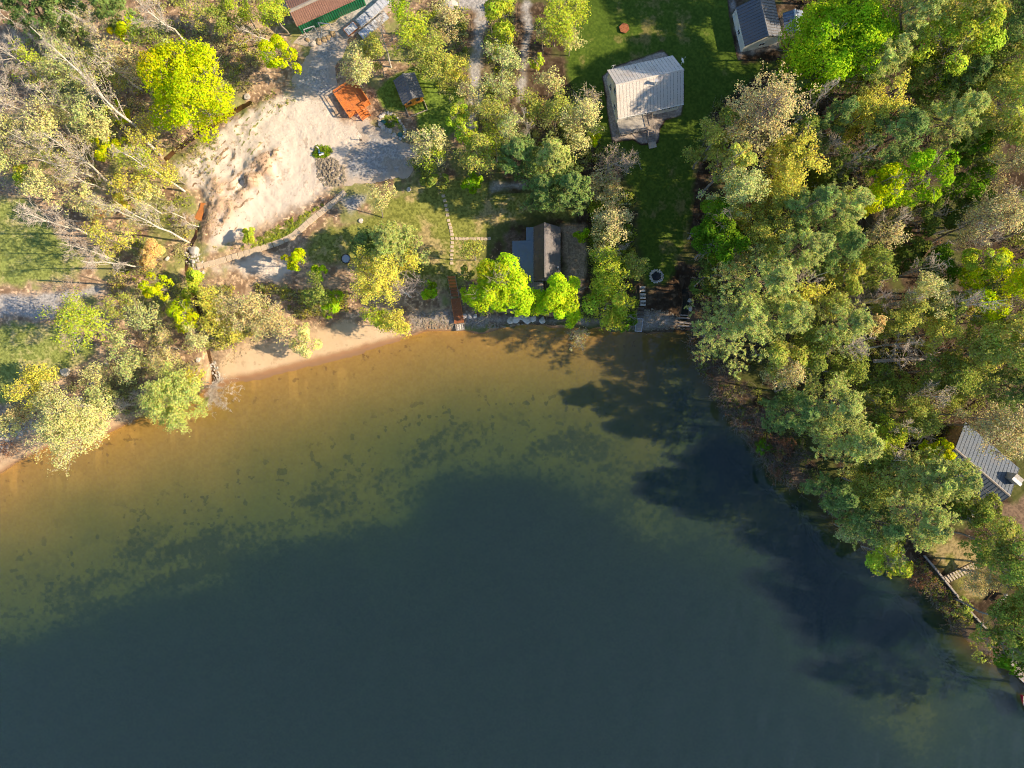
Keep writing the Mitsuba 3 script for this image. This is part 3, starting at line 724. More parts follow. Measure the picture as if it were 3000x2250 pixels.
# the orange platform
M, zg = place(1030.5, 286.5, 33.4, 0.9)
plat = thing('orange_platform', 'orange stained square platform with railings and short stairs by the gravel lot', 'deck')
PA, PB, pz = 4.0, 4.3, 0.9
for i in range(16):
    part(plat, 'board', put(box(PA, PB / 16 - 0.02, 0.06, (0, -PB / 2 + (i + 0.5) * PB / 16, pz)), M), 'orange_stain')
part(plat, 'skirt', put(box(PA - 0.06, PB - 0.06, 0.85, (0, 0, 0.44)), M), 'orange_stain')
rails = [((-PA / 2, PB / 2), (PA / 2, PB / 2)), ((PA / 2, PB / 2), (PA / 2, -PB / 2)), ((-PA / 2, -PB / 2), (-PA / 2, PB / 2)), ((-PA / 2, -PB / 2), (-0.55, -PB / 2)), ((1.0, -PB / 2), (PA / 2, -PB / 2))]
for a, b in rails:
    for z, h in ((pz + 0.90, 0.17), (pz + 0.48, 0.07)):
        part(plat, 'rail', put(bar((a[0], a[1], z), (b[0], b[1], z), h, 0.06), M), 'orange_stain')
for x, y in ((-PA / 2, -PB / 2), (-PA / 2, 0), (-PA / 2, PB / 2), (0, PB / 2), (PA / 2, PB / 2), (PA / 2, 0), (PA / 2, -PB / 2), (-0.55, -PB / 2), (1.0, -PB / 2)):
    part(plat, 'post', put(bar((x, y, 0), (x, y, pz + 0.92), 0.11), M), 'orange_stain')
part(plat, 'panel', put(box(0.04, 0.75, 0.6, (-PA / 2 - 0.07, -0.75, pz + 0.62)), M), 'orange_stain')
part(plat, 'panel', put(box(0.05, PB - 0.2, 0.75, (PA / 2 + 0.07, 0, pz + 0.42)), M), 'orange_stain')
for i in range(4):
    part(plat, 'step', put(box(1.45, 0.34, 0.06, (0.22, -PB / 2 - 0.20 - 0.38 * i, pz - 0.2 * (i + 1) + 0.02)), M), 'orange_stain')
for x in (-0.55, 1.0):
    part(plat, 'stringer', put(bar((x, -PB / 2 - 0.02, pz - 0.1), (x, -PB / 2 - 1.6, 0.05), 0.06, 0.24), M), 'orange_stain')
    part(plat, 'handrail', put(bar((x, -PB / 2 - 0.02, pz + 0.86), (x, -PB / 2 - 1.55, 0.95), 0.09, 0.05), M), 'orange_stain')
    part(plat, 'post', put(bar((x, -PB / 2 - 1.5, 0), (x, -PB / 2 - 1.5, 0.97), 0.10), M), 'orange_stain')

# the big grey roof at the right edge
M, zg = place(2868, 1382, -40.7, 5.2)
big = gable_house('lake_house', 'large house with grey-blue shingle roof half hidden by trees at the right edge', 'house', M, 11.2, 10.4, 3.2, 6.0, 'tan_wall', 'lake_roof', 'lake_roof', 18, 0.35, cap='weathered_wood')
part(big, 'chimney', put(box(1.5, 1.1, 2.2, (4.6, 2.6, 5.4)), M), 'concrete')
part(big, 'chimney_cap', put(box(1.7, 0.5, 0.10, (4.6, 2.2, 6.56)), M), 'white_paint')
part(big, 'gutter', put(box(11.2, 0.14, 0.14, (0, -5.28, 3.16)), M), 'pale_wood')

# ------------------------------------------------------------------ boat lifts and dock sections by the barn
def lift(label, top, foot):
    key = thing('boat_lift_frame', label, 'boat lift', 'boat lift frames by the barn')
    b = [PG(*f) for f in foot]
    z = b[0][2]
    h = 2.3
    d = b[1][:2] - b[0][:2]; d /= np.linalg.norm(d)
    n = np.array([d[1], -d[0]])
    p0, p1 = b[0], np.array([*(b[0][:2] + d * 1.75), z])
    up = np.array([0, 0, h])
    part(key, 'post', bar(p0 - [0, 0, 0.1], p0 + up, 0.10), 'galvanised')
    part(key, 'post', bar(p1 - [0, 0, 0.1], p1 + up, 0.10), 'galvanised')
    part(key, 'top_bar', bar(p0 + up, p1 + up, 0.11), 'galvanised')
    part(key, 'brace', bar(p0 + [0, 0, 0.1], p1 + up * 0.95, 0.05), 'galvanised')
    n3 = np.array([n[0], n[1], 0])
    for p in (p0, p1):
        part(key, 'base_bar', bar(p + [0, 0, 0.1], p + n3 * 1.3 + [0, 0, 0.1], 0.10), 'galvanised')
    part(key, 'base_bar', bar(p0 + n3 * 1.3 + [0, 0, 0.12], p1 + n3 * 1.3 + [0, 0, 0.12], 0.10), 'galvanised')
    c = p1 + n3 * 0.25 + [0, 0, 0.9] if 'second' in label or 'right' in label else p0 + n3 * 0.35 + [0, 0, 0.8]
    th = np.linspace(0, 2 * np.pi, 19)
    ring = c + 0.42 * (np.cos(th)[:, None] * np.array([d[0], d[1], 0]) + np.sin(th)[:, None] * (np.array([0, 0, 0.72]) + n3 * 0.7))
    w = part(key, 'wheel', tube(ring, 0.035, 6), 'galvanised')
    for k in range(4):
        part(w, 'spoke', bar(c, ring[int(k * 4.5)], 0.03), 'galvanised')


lift('tubular metal boat lift frame by the corner of the green barn, left of two', None, [(901, 108), (935, 96)])
lift('tubular metal boat lift frame in front of the green barn wall, right of two', None, [(943, 88), (981, 92)])


def dock_section(label, u, v, L, Wd, z, ang, kind):
    p = PG(u, v, z)
    Mx = frame_of(p[0], p[1], p[2], math.radians(ang))
    key = thing('dock_section', label, 'dock section', 'stored dock sections')
    fr = [box(L, 0.10, 0.18, (0, s * (Wd / 2 - 0.05), -0.02)) for s in (-1, 1)] + [box(0.10, Wd - 0.2, 0.18, (s * (L / 2 - 0.05), 0, -0.02)) for s in (-1, 1)]
    part(key, 'frame', put(cat_(fr), Mx), 'brown_stain' if kind == 'grid' else 'galvanised')
    nx, ny = (5, 4) if kind == 'grid' else (max(2, int(L / 0.6)), 1)
    for i in range(nx):
        for j in range(ny):
            lx, ly = (L - 0.2) / nx, (Wd - 0.2) / ny
            part(key, 'panel', put(box(lx - 0.05, ly - 0.05 * (ny > 1), 0.05, (-L / 2 + 0.1 + (i + 0.5) * lx, -Wd / 2 + 0.1 + (j + 0.5) * ly, 0.06)), Mx), 'silver_sheet')
    for sx in (-1, 1):
        for sy in (-1, 1):
            part(key, 'leg', put(bar((sx * (L / 2 - 0.3), sy * (Wd / 2 - 0.15), -0.1), (sx * (L / 2 - 0.3), sy * (Wd / 2 - 0.15), -z - 0.1), 0.08), Mx), 'galvanised')


dock_section('stored dock section with small square panels, nearest the drive', 1028, 84, 2.2, 1.5, 0.7, 40, 'grid')
dock_section('short silver dock section behind the one with square panels', 1064, 57, 2.0, 1.5, 0.95, 40, 'flat')
dock_section('silver dock section in the middle of the upper stored row', 1095, 31, 2.2, 1.5, 1.15, 40, 'flat')
dock_section('silver dock section at the top end of the upper stored row', 1128, 2, 2.6, 1.5, 1.2, 40, 'flat')
dock_section('silver dock section nearest the cream leaved tree, lower stored row', 1073, 92, 2.4, 1.3, 0.5, 40, 'flat')
dock_section('silver dock section under the trees, lower stored row', 1112, 60, 3.0, 1.3, 0.5, 40, 'flat')

# ------------------------------------------------------------------ stones
def boulder(u, v, size, label, seed, mat='stone', cat='boulder', group=None, flat=0.62, sub=2, name='boulder'):
    p = PG(u, v, size * flat * 0.3)
    m = rock(size, seed, flat, sub); m.apply_translation(p)
    return single(name, m, mat, label, cat, group, smooth=40)


PLACE = ['second from left', 'small third from left', 'fourth from left', 'fifth from left', 'rightmost', 'leftmost']
PLACE2 = ['second from left', 'third from left', 'leftmost', 'rightmost']
lots = ['first', 'second', 'third', 'fourth', 'fifth', 'sixth', 'seventh']
for i, (u, v, s_, mt) in enumerate([(902, 117, 0.42, 'brown_stone'), (917, 128, 0.58, 'stone'), (934, 122, 0.56, 'brown_stone'), (950, 116, 0.50, 'brown_stone'), (963, 109, 0.46, 'brown_stone'), (976, 99, 0.56, 'brown_stone')]):
    boulder(u, v, s_, f'{"grey" if mt == "stone" else "tan"} boulder edging the drive below the boat lifts, {lots[i]} from the left', 200 + i, mt, group='boulders along the drive')
RING = [(1260, 730), (1310, 725), (1360, 735), (1410, 765), (1455, 810), (1495, 855), (1530, 905), (1560, 950), (1582, 1000), (1585, 1050), (1568, 1110), (1510, 1137), (1455, 1118), (1405, 1082),
        (1350, 1022), (1290, 1005), (1235, 958), (1192, 910), (1172, 850), (1200, 785), (1228, 752)]
CLOCK = ['eleven', 'twelve', 'one', 'half past one', 'two', 'half past two', 'three', 'quarter past three', 'half past three', 'quarter to four', 'four', 'half past four', 'five', 'half past five', 'six', 'half past six', 'seven', 'eight', 'nine', 'ten', 'half past ten']
for i, (a, b) in enumerate(RING):
    big_ = i in (14, 15, 16, 17, 19, 20, 13)
    boulder(900 + a / 5.53, 200 + b / 5.53, 0.44 if big_ else 0.29, f'rounded stone at the {CLOCK[i]} place of the clock in the garden bed ring', 230 + i, 'pale_stone' if i % 3 else 'stone', 'stone', 'stones ringing the garden bed', 0.7, 2, 'ring_stone')
sheet('garden_bed', [(1130, 338), (1150, 333), (1165, 352), (1180, 375), (1184, 395), (1172, 404), (1150, 395), (1125, 370), (1118, 352)], 'litter_mat', 0.10, step=0.4, wob=0.05)
for i, (a, b) in enumerate([(1240, 872), (1508, 1076)]):
    p = PG(900 + a / 5.53, 200 + b / 5.53, 0.12)
    lid = thing('access_cover', f'round teal green cover in the stone ringed bed, {"upper" if i == 0 else "lower"} one', 'cover', 'teal covers in the garden bed')
    part(lid, 'disc', tube([(p[0], p[1], p[2] - 0.2), (p[0], p[1], p[2] + 0.12)], 0.36, 20), 'teal_lid')
    part(lid, 'rim', tube([(p[0], p[1], p[2] - 0.25), (p[0], p[1], p[2] + 0.04)], 0.42, 20), 'teal_lid')
for i, (u, v, s_, l) in enumerate([(1308, 12, 0.75, 'grey boulder at the top end of the centre drive, left of two'), (1324, 14, 0.85, 'pale boulder at the top end of the centre drive, right of two'),
                                   (1057, 647, 0.42, 'pale boulder alone on the lawn below the gravel spit'), (1198, 555, 0.38, 'white boulder on the lawn below the gravel pad'), (192, 1090, 0.80, 'big white boulder at the edge of the south west lawn'),
                                   (570, 735, 0.85, 'big pale boulder at the stream mouth beside the leaning birch'), (545, 745, 0.45, 'small pale boulder left of the big one at the stream mouth'), (490, 758, 0.40, 'white stone among the orange bushes'),
                                   (723, 284, 0.55, 'grey boulder at the upper end of the ditch'), (258, 590, 0.5, 'white stone under the bare grey trees by the west lawn'), (284, 1104, 0.45, 'white boulder beside the blue tarp'), (292, 1090, 0.40, 'pale boulder above the blue tarp'),
                                   (314, 1068, 0.38, 'pale boulder at the lower corner of the south west lawn'), (236, 1168, 0.5, 'grey boulder among the roots of the spreading cream tree'), (580, 1055, 0.42, 'pale boulder at the upper left end of the beach')]):
    boulder(u, v, s_, l, 300 + i, 'pale_stone' if ('white' in l or 'pale' in l) else 'stone')
for i, (u, v, s_) in enumerate([(1512, 935, 0.75), (1530, 931, 0.5), (1543, 936, 0.8), (1562, 934, 0.62), (1588, 938, 0.6), (1496, 938, 0.6)]):
    boulder(u, v, s_, f'{PLACE[i]} pale boulder in the shore row between the two bright maples', 330 + i, 'pale_stone', group='boulders of the shore row between the maples')
for i, (u, v, s_) in enumerate([(1360, 926, 0.45), (1376, 928, 0.4), (1345, 930, 0.35), (1392, 926, 0.42)]):
    boulder(u, v, s_, f'{PLACE2[i]} flat pale stone in the shore row right of the dock', 340 + i, 'pale_stone', group='stones right of the dock', flat=0.4)


def stones(name, label, pts, n, smin, smax, seed, mat='stone', cat=None, pile=0.0, kind='stuff'):
    """Loose stones too many to count, scattered over the outline pts."""
    r = np.random.default_rng(seed)
    poly = Polygon(WL(pts, 1.4))
    x0, y0, x1, y1 = poly.bounds
    ms = []
    base = [rock(1.0, seed + k, 0.65, 1) for k in range(7)]
    cen = np.array(poly.centroid.coords[0]); far = max(x1 - x0, y1 - y0) / 2
    while len(ms) < n:
        x, y = r.uniform(x0, x1), r.uniform(y0, y1)
        if not poly.contains(Point(x, y)): continue
        s = smin + (smax - smin) * r.random() ** 2.2
        b = base[r.integers(7)]
        a = r.random() * 6.28
        c_, s_ = math.cos(a), math.sin(a)
        v = b.vertices * s
        v = np.column_stack([v[:, 0] * c_ - v[:, 1] * s_, v[:, 0] * s_ + v[:, 1] * c_, v[:, 2]])
        q = np.clip(shapely.distance(poly.exterior, Point(x, y)) / (0.55 * far), 0, 1)
        v = v + [x, y, float(G(x, y)) + 0.2 * s + pile * q * r.random()]
        ms.append((v, b.faces))
    V = np.vstack([m[0] for m in ms]); k = len(base[0].vertices)
    Fc = np.vstack([m[1] + i * k for i, m in enumerate(ms)])
    key = thing(name, label, cat, None, kind)
    scene[key] = mikit.ply((V, Fc), mat)
    return key


stones('rock_pile', 'pile of grey brown stones on the gravel lot below the grass patch', [(925, 465), (975, 462), (1010, 490), (1015, 530), (985, 550), (950, 545), (930, 520)], 620, 0.05, 0.25, 400, 'pile_stone', 'stones', 0.35)
stones('rubble', 'stones along the rough scarp of the sandy lot', [(615, 560), (640, 520), (655, 560), (640, 640), (700, 540), (740, 500), (760, 470), (775, 480), (740, 530), (690, 600), (650, 690), (605, 700)], 420, 0.04, 0.17, 410, 'brown_stone', 'stones')
stones('shore_cobbles', 'cobbles along the bank right of the dock', [(1190, 915), (1320, 905), (1330, 930), (1500, 945), (1700, 945), (1700, 955), (1560, 945), (1430, 962), (1340, 960), (1200, 962)], 520, 0.06, 0.24, 420, 'pile_stone', 'stones')
stones('bank_stones', 'small stones on the bank beside the grey gangway', [(1850, 920), (1900, 900), (1960, 910), (2005, 925), (2018, 962), (1930, 968), (1840, 965)], 600, 0.05, 0.17, 430, 'pile_stone', 'stones')
stones('west_riprap', 'riprap stones on the bank at the left edge', [(-10, 1230), (60, 1215), (110, 1235), (90, 1265), (30, 1290), (10, 1330), (-10, 1330)], 260, 0.10, 0.36, 440, 'stone', 'stones')
stones('beach_debris', 'stones and driftwood bits at the top of the beach', [(600, 1080), (640, 1060), (760, 985), (960, 930), (1180, 945), (1180, 955), (960, 945), (780, 1000), (640, 1080), (612, 1110)], 420, 0.04, 0.16, 450, 'brown_stone', 'stones')
stones('stream_stones', 'stones along the mouth of the stream', [(550, 720), (590, 740), (600, 800), (560, 800), (540, 760)], 90, 0.08, 0.3, 455, 'pale_stone', 'stones')
stones('mouth_cobbles', 'white cobbles at the stream mouth beside the beach', [(605, 1060), (625, 1055), (640, 1110), (615, 1130)], 140, 0.06, 0.22, 456, 'pale_stone', 'stones')

# ------------------------------------------------------------------ paths
PATH = [(1012, 562), (990, 582), (967, 600), (950, 615), (933, 628), (916, 642), (899, 656), (880, 673), (862, 688), (840, 699), (818, 710), (795, 718), (770, 726), (747, 734), (720, 742), (690, 751), (660, 760), (630, 769), (600, 776), (577, 780)]
ln = LineString(WL(PATH, 1.5))
gp = thing('garden_path', 'curved path of pale stone slabs running from the gravel lot down to the stream', 'path')
nsl = int(ln.length / 0.98)
rp = np.random.default_rng(5)
ORD = ['first', 'second', 'third', 'fourth', 'fifth', 'sixth', 'seventh', 'eighth', 'ninth', 'tenth', 'eleventh', 'twelfth', 'thirteenth', 'fourteenth', 'fifteenth', 'sixteenth', 'seventeenth', 'eighteenth']
for i in range(nsl):
    a, b = ln.interpolate((i + 0.5) * ln.length / nsl), ln.interpolate((i + 0.6) * ln.length / nsl)
    ang = math.atan2(b.y - a.y, b.x - a.x)
    z = float(G(a.x, a.y))
    m = box(0.95, 0.92 + 0.08 * rp.random(), 0.18, (0, 0, 0), ang + 0.04 * rp.normal(), 0.04)
    m.apply_translation((a.x + 0.03 * rp.normal(), a.y + 0.03 * rp.normal(), z + 0.07))
    part(gp, 'slab', m, 'slab_stone')
STEPS = [(1296, 560), (1299, 574), (1303, 588), (1306, 602), (1309, 615), (1311, 630), (1314, 646), (1317, 657), (1320, 667), (1322, 677), (1324, 687), (1325, 699), (1325, 711), (1324, 723), (1324, 735), (1323, 747), (1323, 759), (1323, 771)]
STEPS += [(1337 + 10.7 * i, 699 + (i % 3) * 0.6) for i in range(10)]
for i, (u, v) in enumerate(STEPS):
    p = PG(u, v)
    m = box(0.50 + 0.08 * rp.random(), 0.42 + 0.08 * rp.random(), 0.14, (0, 0, 0), 0.15 * rp.normal(), 0.04)
    m.apply_translation((p[0], p[1], p[2] + 0.06))
    k = ORD[i if i < 18 else i - 18]
    single('stepping_stone', m, 'slab_stone', f'{k} square stepping stone ' + ('counted from the top of the row down the cabin lawn' if i < 18 else 'counted from the left of the row branching to the cabin'), 'stepping stone',
           'stepping stones down the lawn' if i < 18 else 'stepping stones to the cabin')

# ------------------------------------------------------------------ dock stairs and dock
st = thing('dock_stairs', 'steep reddish wooden stairs leading down to the dock', 'stairs')
p0, p1 = PG(1323, 812), PG(1334, 872)
p0[2] += 0.9; p1[2] = 1.15
ns = 7
d = (p1 - p0) / ns
for i in range(ns):
    part(st, 'step', box(1.25, 0.34, 0.06, p0 + d * (i + 0.3)), 'orange_stain' if i < 4 else 'brown_stain')
for s in (-0.62, 0.62):
    part(st, 'stringer', bar(p0 + [s, 0.2, -0.12], p1 + [s, -0.1, -0.12], 0.07, 0.24), 'weathered_wood')
dk = thing('dock', 'reddish brown plank dock reaching from the bank to the water beside the big lime maple', 'dock')
a, b = PG(1334.5, 874), W(1346, 947, 0.75)
za = 1.05
ln_ = np.array([b[0] - a[0], b[1] - a[1]]); Ld = np.linalg.norm(ln_); ang = math.atan2(ln_[1], ln_[0])
Md = frame_of(a[0], a[1], za, ang)
nb = 26
for i in range(nb):
    part(dk, 'plank', put(box(Ld / nb - 0.025, 1.40, 0.05, ((i + 0.5) * Ld / nb, 0, 0)), Md), 'brown_stain')
for s in (-0.72, 0.72):
    part(dk, 'beam', put(box(Ld, 0.06, 0.22, (Ld / 2, s, -0.06)), Md), 'orange_stain')
for x in (0.2, Ld / 2, Ld - 0.15):
    for s in (-0.6, 0.6):
        part(dk, 'post', put(bar((x, s, -1.6), (x, s, -0.03), 0.12), Md), 'brown_stain')
crib = thing('dock_crib', 'weathered timber crib with stones at the end of the reddish dock', 'crib')
for s in (-0.68, 0.68):
    part(crib, 'timber', put(box(1.1, 0.12, 0.3, (Ld + 0.55, s, -0.6)), Md), 'weathered_wood')
for x in (0.12, 1.1):
    part(crib, 'timber', put(box(0.12, 1.3, 0.3, (Ld + x, 0, -0.55)), Md), 'weathered_wood')
for i in range(9):
    m = rock(0.2 + 0.05 * (i % 3), 470 + i, 0.7, 1); m.apply_translation((Ld + 0.3 + 0.3 * (i % 3), -0.4 + 0.4 * (i // 3), -0.62))
    part(crib, 'stone', put(m, Md), 'pale_stone')

# ------------------------------------------------------------------ small things on the land
p = PG(1015, 759)
fp = thing('fire_pit', 'round grey metal fire pit with a dark rim on the lawn', 'fire pit')
th = np.linspace(0, 2 * np.pi, 25)
part(fp, 'rim', tube(np.stack([p[0] + 0.72 * np.cos(th), p[1] + 0.72 * np.sin(th), np.full(25, p[2] + 0.45)], 1), 0.07, 6), 'black_cover')
part(fp, 'basin', tube([(p[0], p[1], p[2] - 0.1), (p[0], p[1], p[2] + 0.36)], 0.66, 24), 'galvanised')
part(fp, 'grate', cat_([bar((p[0] - 0.6, p[1] + o, p[2] + 0.42), (p[0] + 0.6, p[1] + o, p[2] + 0.42), 0.03) for o in (-0.3, 0, 0.3)]), 'galvanised')
p = PG(1923, 809)
fr = thing('fire_ring', 'ring of pale stones round a dark fire bed on the shaded lawn', 'fire ring')
rr = np.random.default_rng(12)
for i in range(30):
    a_ = i / 30 * 6.283
    rad = 0.88 + 0.18 * (i % 2) + 0.04 * rr.normal()
    m = rock(0.15 + 0.06 * rr.random(), 500 + i, 0.7, 1); m.apply_translation((p[0] + rad * math.cos(a_), p[1] + rad * math.sin(a_), p[2] + 0.10))
    part(fr, 'stone', m, 'pale_stone')
part(fr, 'fire_bed', tube([(p[0], p[1], p[2] - 0.1), (p[0], p[1], p[2] + 0.05)], 0.74, 20), 'black_cover')
p = PG(1828, 85)
wc = thing('well_cover', 'six sided reddish brown wooden cover on the north lawn', 'cover')
th = np.linspace(0, 2 * np.pi, 7)[:-1] + 0.3
hexp = Polygon(np.stack([0.85 * np.cos(th), 0.85 * np.sin(th)], 1))
for i in range(5):
    g = hexp.intersection(shapely.box(-1, -0.85 + 0.34 * i, 1, -0.85 + 0.34 * i + 0.31))
    m = trimesh.creation.extrude_polygon(g, 0.1, engine='earcut'); m.apply_transform(frame_of(p[0], p[1], p[2] + 0.25, 0.5))
    part(wc, 'plank', m, 'brown_stain')
part(wc, 'base', put(trimesh.creation.extrude_polygon(hexp.buffer(-0.06), 0.35, engine='earcut'), frame_of(p[0], p[1], p[2] - 0.1, 0.5)), 'dark_wood')
p = PG(1057, 410)
hy = thing('yard_hydrant', 'thin dark yard hydrant post with a white handle on the gravel pad', 'hydrant')
part(hy, 'post', bar(p, p + [0, 0, 1.1], 0.10), 'dark_wood')
part(hy, 'handle', bar(p + [0, 0, 1.1], p + [0.12, 0.35, 1.2], 0.07), 'white_paint')
part(hy, 'foot', box(0.35, 0.25, 0.12, p + [0, 0, 0.04]), 'dark_wood')
p = PG(943, 449)
pm = thing('metal_stand', 'small blue and white metal stand in the grass patch on the gravel lot', 'stand')
part(pm, 'frame', cat_([bar(p + [-0.35, -0.15, 0.3], p + [-0.35, -0.15, 0.8], 0.08), bar(p + [0.45, -0.15, 0.2], p + [0.45, -0.15, 0.7], 0.08), bar(p + [-0.35, -0.15, 0.7], p + [0.45, -0.15, 0.6], 0.09), bar(p + [-0.35, -0.15, 0.3], p + [-0.3, 0.45, 0.6], 0.10)]), 'blue_paint')
part(pm, 'arm', tube([p + [-0.75, 0.85, 0.7], p + [-0.5, 0.72, 0.9], p + [-0.3, 0.5, 0.9]], 0.09, 6), 'white_paint')
part(pm, 'tray', box(0.75, 0.22, 0.06, p + [0.1, -0.42, 0.7], 0.3), 'white_paint')
p = PG(274, 1124)
tp = trimesh.creation.icosphere(3); tp.vertices *= [0.55, 0.35, 0.22]; tp.vertices *= (0.8 + 0.5 * meshkit.noise(tp.vertices * 4, 3))[:, None]; tp.apply_translation(p + [0, 0, 0.15])
single('tarp', tp, 'blue_paint', 'crumpled blue tarp on the west bank', 'tarp', smooth=True)
p = PG(332, 836)
q = PG(322, 800)
single('utility_pole', tube([p - [0, 0, 0.5], p + [-0.2, 0.2, 4.0], p + [-0.4, 0.3, 8.0]], [0.15, 0.13, 0.10], 8), 'dark_wood', 'dark wooden pole beside the west driveway', 'pole', smooth=40)

# stone steps, gangway, logs and drain right of the cabin row
ss = thing('stone_steps', 'narrow flight of pale stone steps right of the cabin row', 'steps')
for i in range(9):
    p = PG(1881 + (0.6 if i < 6 else -1.5) * i * 0.4, 842 + 10.2 * i)
    part(ss, 'step', box(1.0, 0.36, 0.2, p + [0, 0, 0.10 + (0.05 if i < 6 else 0)], 0.03 * rp.normal(), 0.03), 'pale_stone' if i < 6 else 'dark_wood')
part(ss, 'edge', bar(PG(1873, 836) + [0, 0, 0.15], PG(1874, 895) + [0, 0, 0.15], 0.12, 0.3), 'dark_wood')
p = PG(1872, 952, 0.35)
gw = thing('gangway', 'grey metal gangway lying on the stony bank', 'gangway')
Mg = frame_of(p[0], p[1], p[2], math.radians(83))
part(gw, 'frame', put(cat_([box(2.2, 0.09, 0.16, (0, s * 0.53, 0)) for s in (-1, 1)] + [box(0.09, 0.97, 0.16, (s * 1.055, 0, 0)) for s in (-1, 1)]), Mg), 'galvanised')
for i in range(7):
    part(gw, 'panel', put(box(0.27, 0.94, 0.05, (-0.87 + 0.29 * i, 0, 0.03)), Mg), 'weathered_wood')
for i, (u, v, L_, an) in enumerate([(2008, 924, 3.0, -4), (2012, 932, 3.0, -3), (2004, 943, 2.6, -2), (2018, 947, 3.2, -5), (2012, 955, 3.0, -3)]):
    p = PG(u, v, 0.15)
    dx = np.array([math.cos(math.radians(an)), math.sin(math.radians(an)), 0]) * L_ / 2
    single('timber', tube([p - dx, p + dx], 0.13, 8), 'weathered_wood', f'{ORD[i]} weathered timber from the top lying across the mouth of the drain', 'timber', 'timbers at the drain mouth')
boulder(2022, 905, 0.45, 'pale boulder at the right side of the drain', 360, 'pale_stone')
boulder(2021, 880, 0.4, 'mossy pale boulder above the other one by the drain', 361, 'stone')


def fallen(label, a, b, z, stubs, seed, name='fallen_trunk', fork=None):
    r = np.random.default_rng(seed)
    A, B = PG(*a, z), PG(*b, z)
    key = thing(name, label, 'fallen tree')
    part(key, 'trunk', tube([A, (A * 2 + B) / 3 + [0, 0, 0.1], (A + 2 * B) / 3, B], [0.30, 0.26, 0.20, 0.10], 8), 'dead_wood', smooth=40)
    P, R = [], []
    for i in range(stubs):
        s = A + (B - A) * (0.25 + 0.72 * r.random())
        e = s + unit_(r.normal(size=3) * [0.9, 0.9, 0.7] + [0, 0.35, 0.25]) * (1.0 + 2.0 * r.random())
        P.append([s, (s + e) / 2 + 0.12 * r.normal(size=3), e]); R.append([0.09, 0.065, 0.03])
        for _ in range(2):
            e2 = (s + e) / 2 + unit_(r.normal(size=3)) * 0.9
            P.append([(s + e) / 2, ((s + e) / 2 + e2) / 2, e2]); R.append([0.05, 0.035, 0.015])
    part(key, 'branches', tubes(np.array(P), np.array(R), 5), 'dead_wood', kind='stuff')


def unit_(a): return a / np.linalg.norm(a)


fallen('long pale fallen trunk bristling with broken branches in the east wood clearing', (2560, 1058), (2745, 1048), 1.0, 46, 600)
fallen('dark fallen trunk with broken branches below the clearing, upper of two', (2595, 1258), (2745, 1288), 1.0, 36, 601)
fallen('fallen trunk with pale broken branches below the clearing, lower of two', (2605, 1325), (2705, 1370), 1.0, 30, 602)

# timber wall and stairs on the south-east shore
tw = thing('timber_wall', 'long dark timber retaining wall along the south east shore', 'wall')
pts = [(2706, 1628), (2735, 1662), (2763, 1697), (2797, 1739), (2830, 1780), (2858, 1810), (2887, 1840)]
for i in range(len(pts) - 1):
    a, b = PG(*pts[i]), PG(*pts[i + 1])
    for k in range(3):
        part(tw, 'beam', bar([a[0], a[1], 0.35 + 0.33 * k], [b[0], b[1], 0.35 + 0.33 * k], 0.26, 0.31), 'weathered_wood' if k == 2 else 'dark_wood')
    part(tw, 'post', bar([a[0], a[1], -0.4], [a[0], a[1], 1.32], 0.22), 'weathered_wood')
sh = thing('shore_stairs', 'wooden stairs with pale treads climbing from the timber wall', 'stairs')
a, b = PG(2768, 1697), PG(2842, 1648)
a[2] += 0.3; b[2] += 1.6
dv = b - a
ang = math.atan2(dv[1], dv[0])
for i in range(11):
    c = a + dv * (i + 0.5) / 11
    part(sh, 'tread', box(0.30, 1.25, 0.05, c, ang), 'pale_wood')
sd = np.array([-math.sin(ang), math.cos(ang), 0])
for s in (-0.65, 0.65):
    part(sh, 'stringer', bar(a + sd * s - [0, 0, 0.1], b + sd * s - [0, 0, 0.1], 0.07, 0.24), 'dark_wood')
for i in (0, 5, 10):
    c = a + dv * (i + 0.5) / 11 + sd * 0.6
    part(sh, 'post', bar(c - [0, 0, 1.0], c + [0, 0, 0.95], 0.09), 'weathered_wood')
part(sh, 'handrail', bar(a + sd * 0.6 + [0, 0, 0.95], b + sd * 0.6 + [0, 0, 0.95], 0.10, 0.06), 'pale_wood')
p = PG(2940, 1752, 0.6)
single('garden_bench', cat_([box(1.5, 0.5, 0.08, p + [0, 0, 0.1], 0.9), box(0.1, 0.45, 0.5, p + [-0.4, -0.5, -0.15], 0.9), box(0.1, 0.45, 0.5, p + [0.4, 0.5, -0.15], 0.9), bar(p + [-0.75, -0.65, 0.45], p + [0.2, 0.85, 0.45], 0.08, 0.3)]), 'concrete',
       'pale bench under the trees above the timber wall', 'bench')
# dock and boat at the lower right edge
d2 = thing('lake_dock', 'pale plank dock at the lower right edge beside the red boat', 'dock')
a, b = PG(2955, 1938), W(3060, 2035, 0.6)
Ld2 = np.linalg.norm((b - a)[:2]); Md = frame_of(a[0], a[1], 0.75, math.atan2(b[1] - a[1], b[0] - a[0]))
nb = int(Ld2 / 0.25)
for i in range(nb):
    part(d2, 'plank', put(box(Ld2 / nb - 0.03, 1.7, 0.06, ((i + 0.5) * Ld2 / nb, 0, 0)), Md), 'weathered_wood')
for s in (-0.85, 0.85):
    part(d2, 'beam', put(box(Ld2, 0.08, 0.2, (Ld2 / 2, s, -0.08)), Md), 'galvanised')
    for x in (0.4, Ld2 - 0.5):
        part(d2, 'post', put(bar((x, s * 0.9, -1.6), (x, s * 0.9, -0.05), 0.10), Md), 'galvanised')
bt = thing('motor_boat', 'red motor boat with a dark cover moored at the lower right edge', 'boat')
Mb = frame_of(*W(3022, 2072, 0.3)[:2], 0.0, math.radians(130))
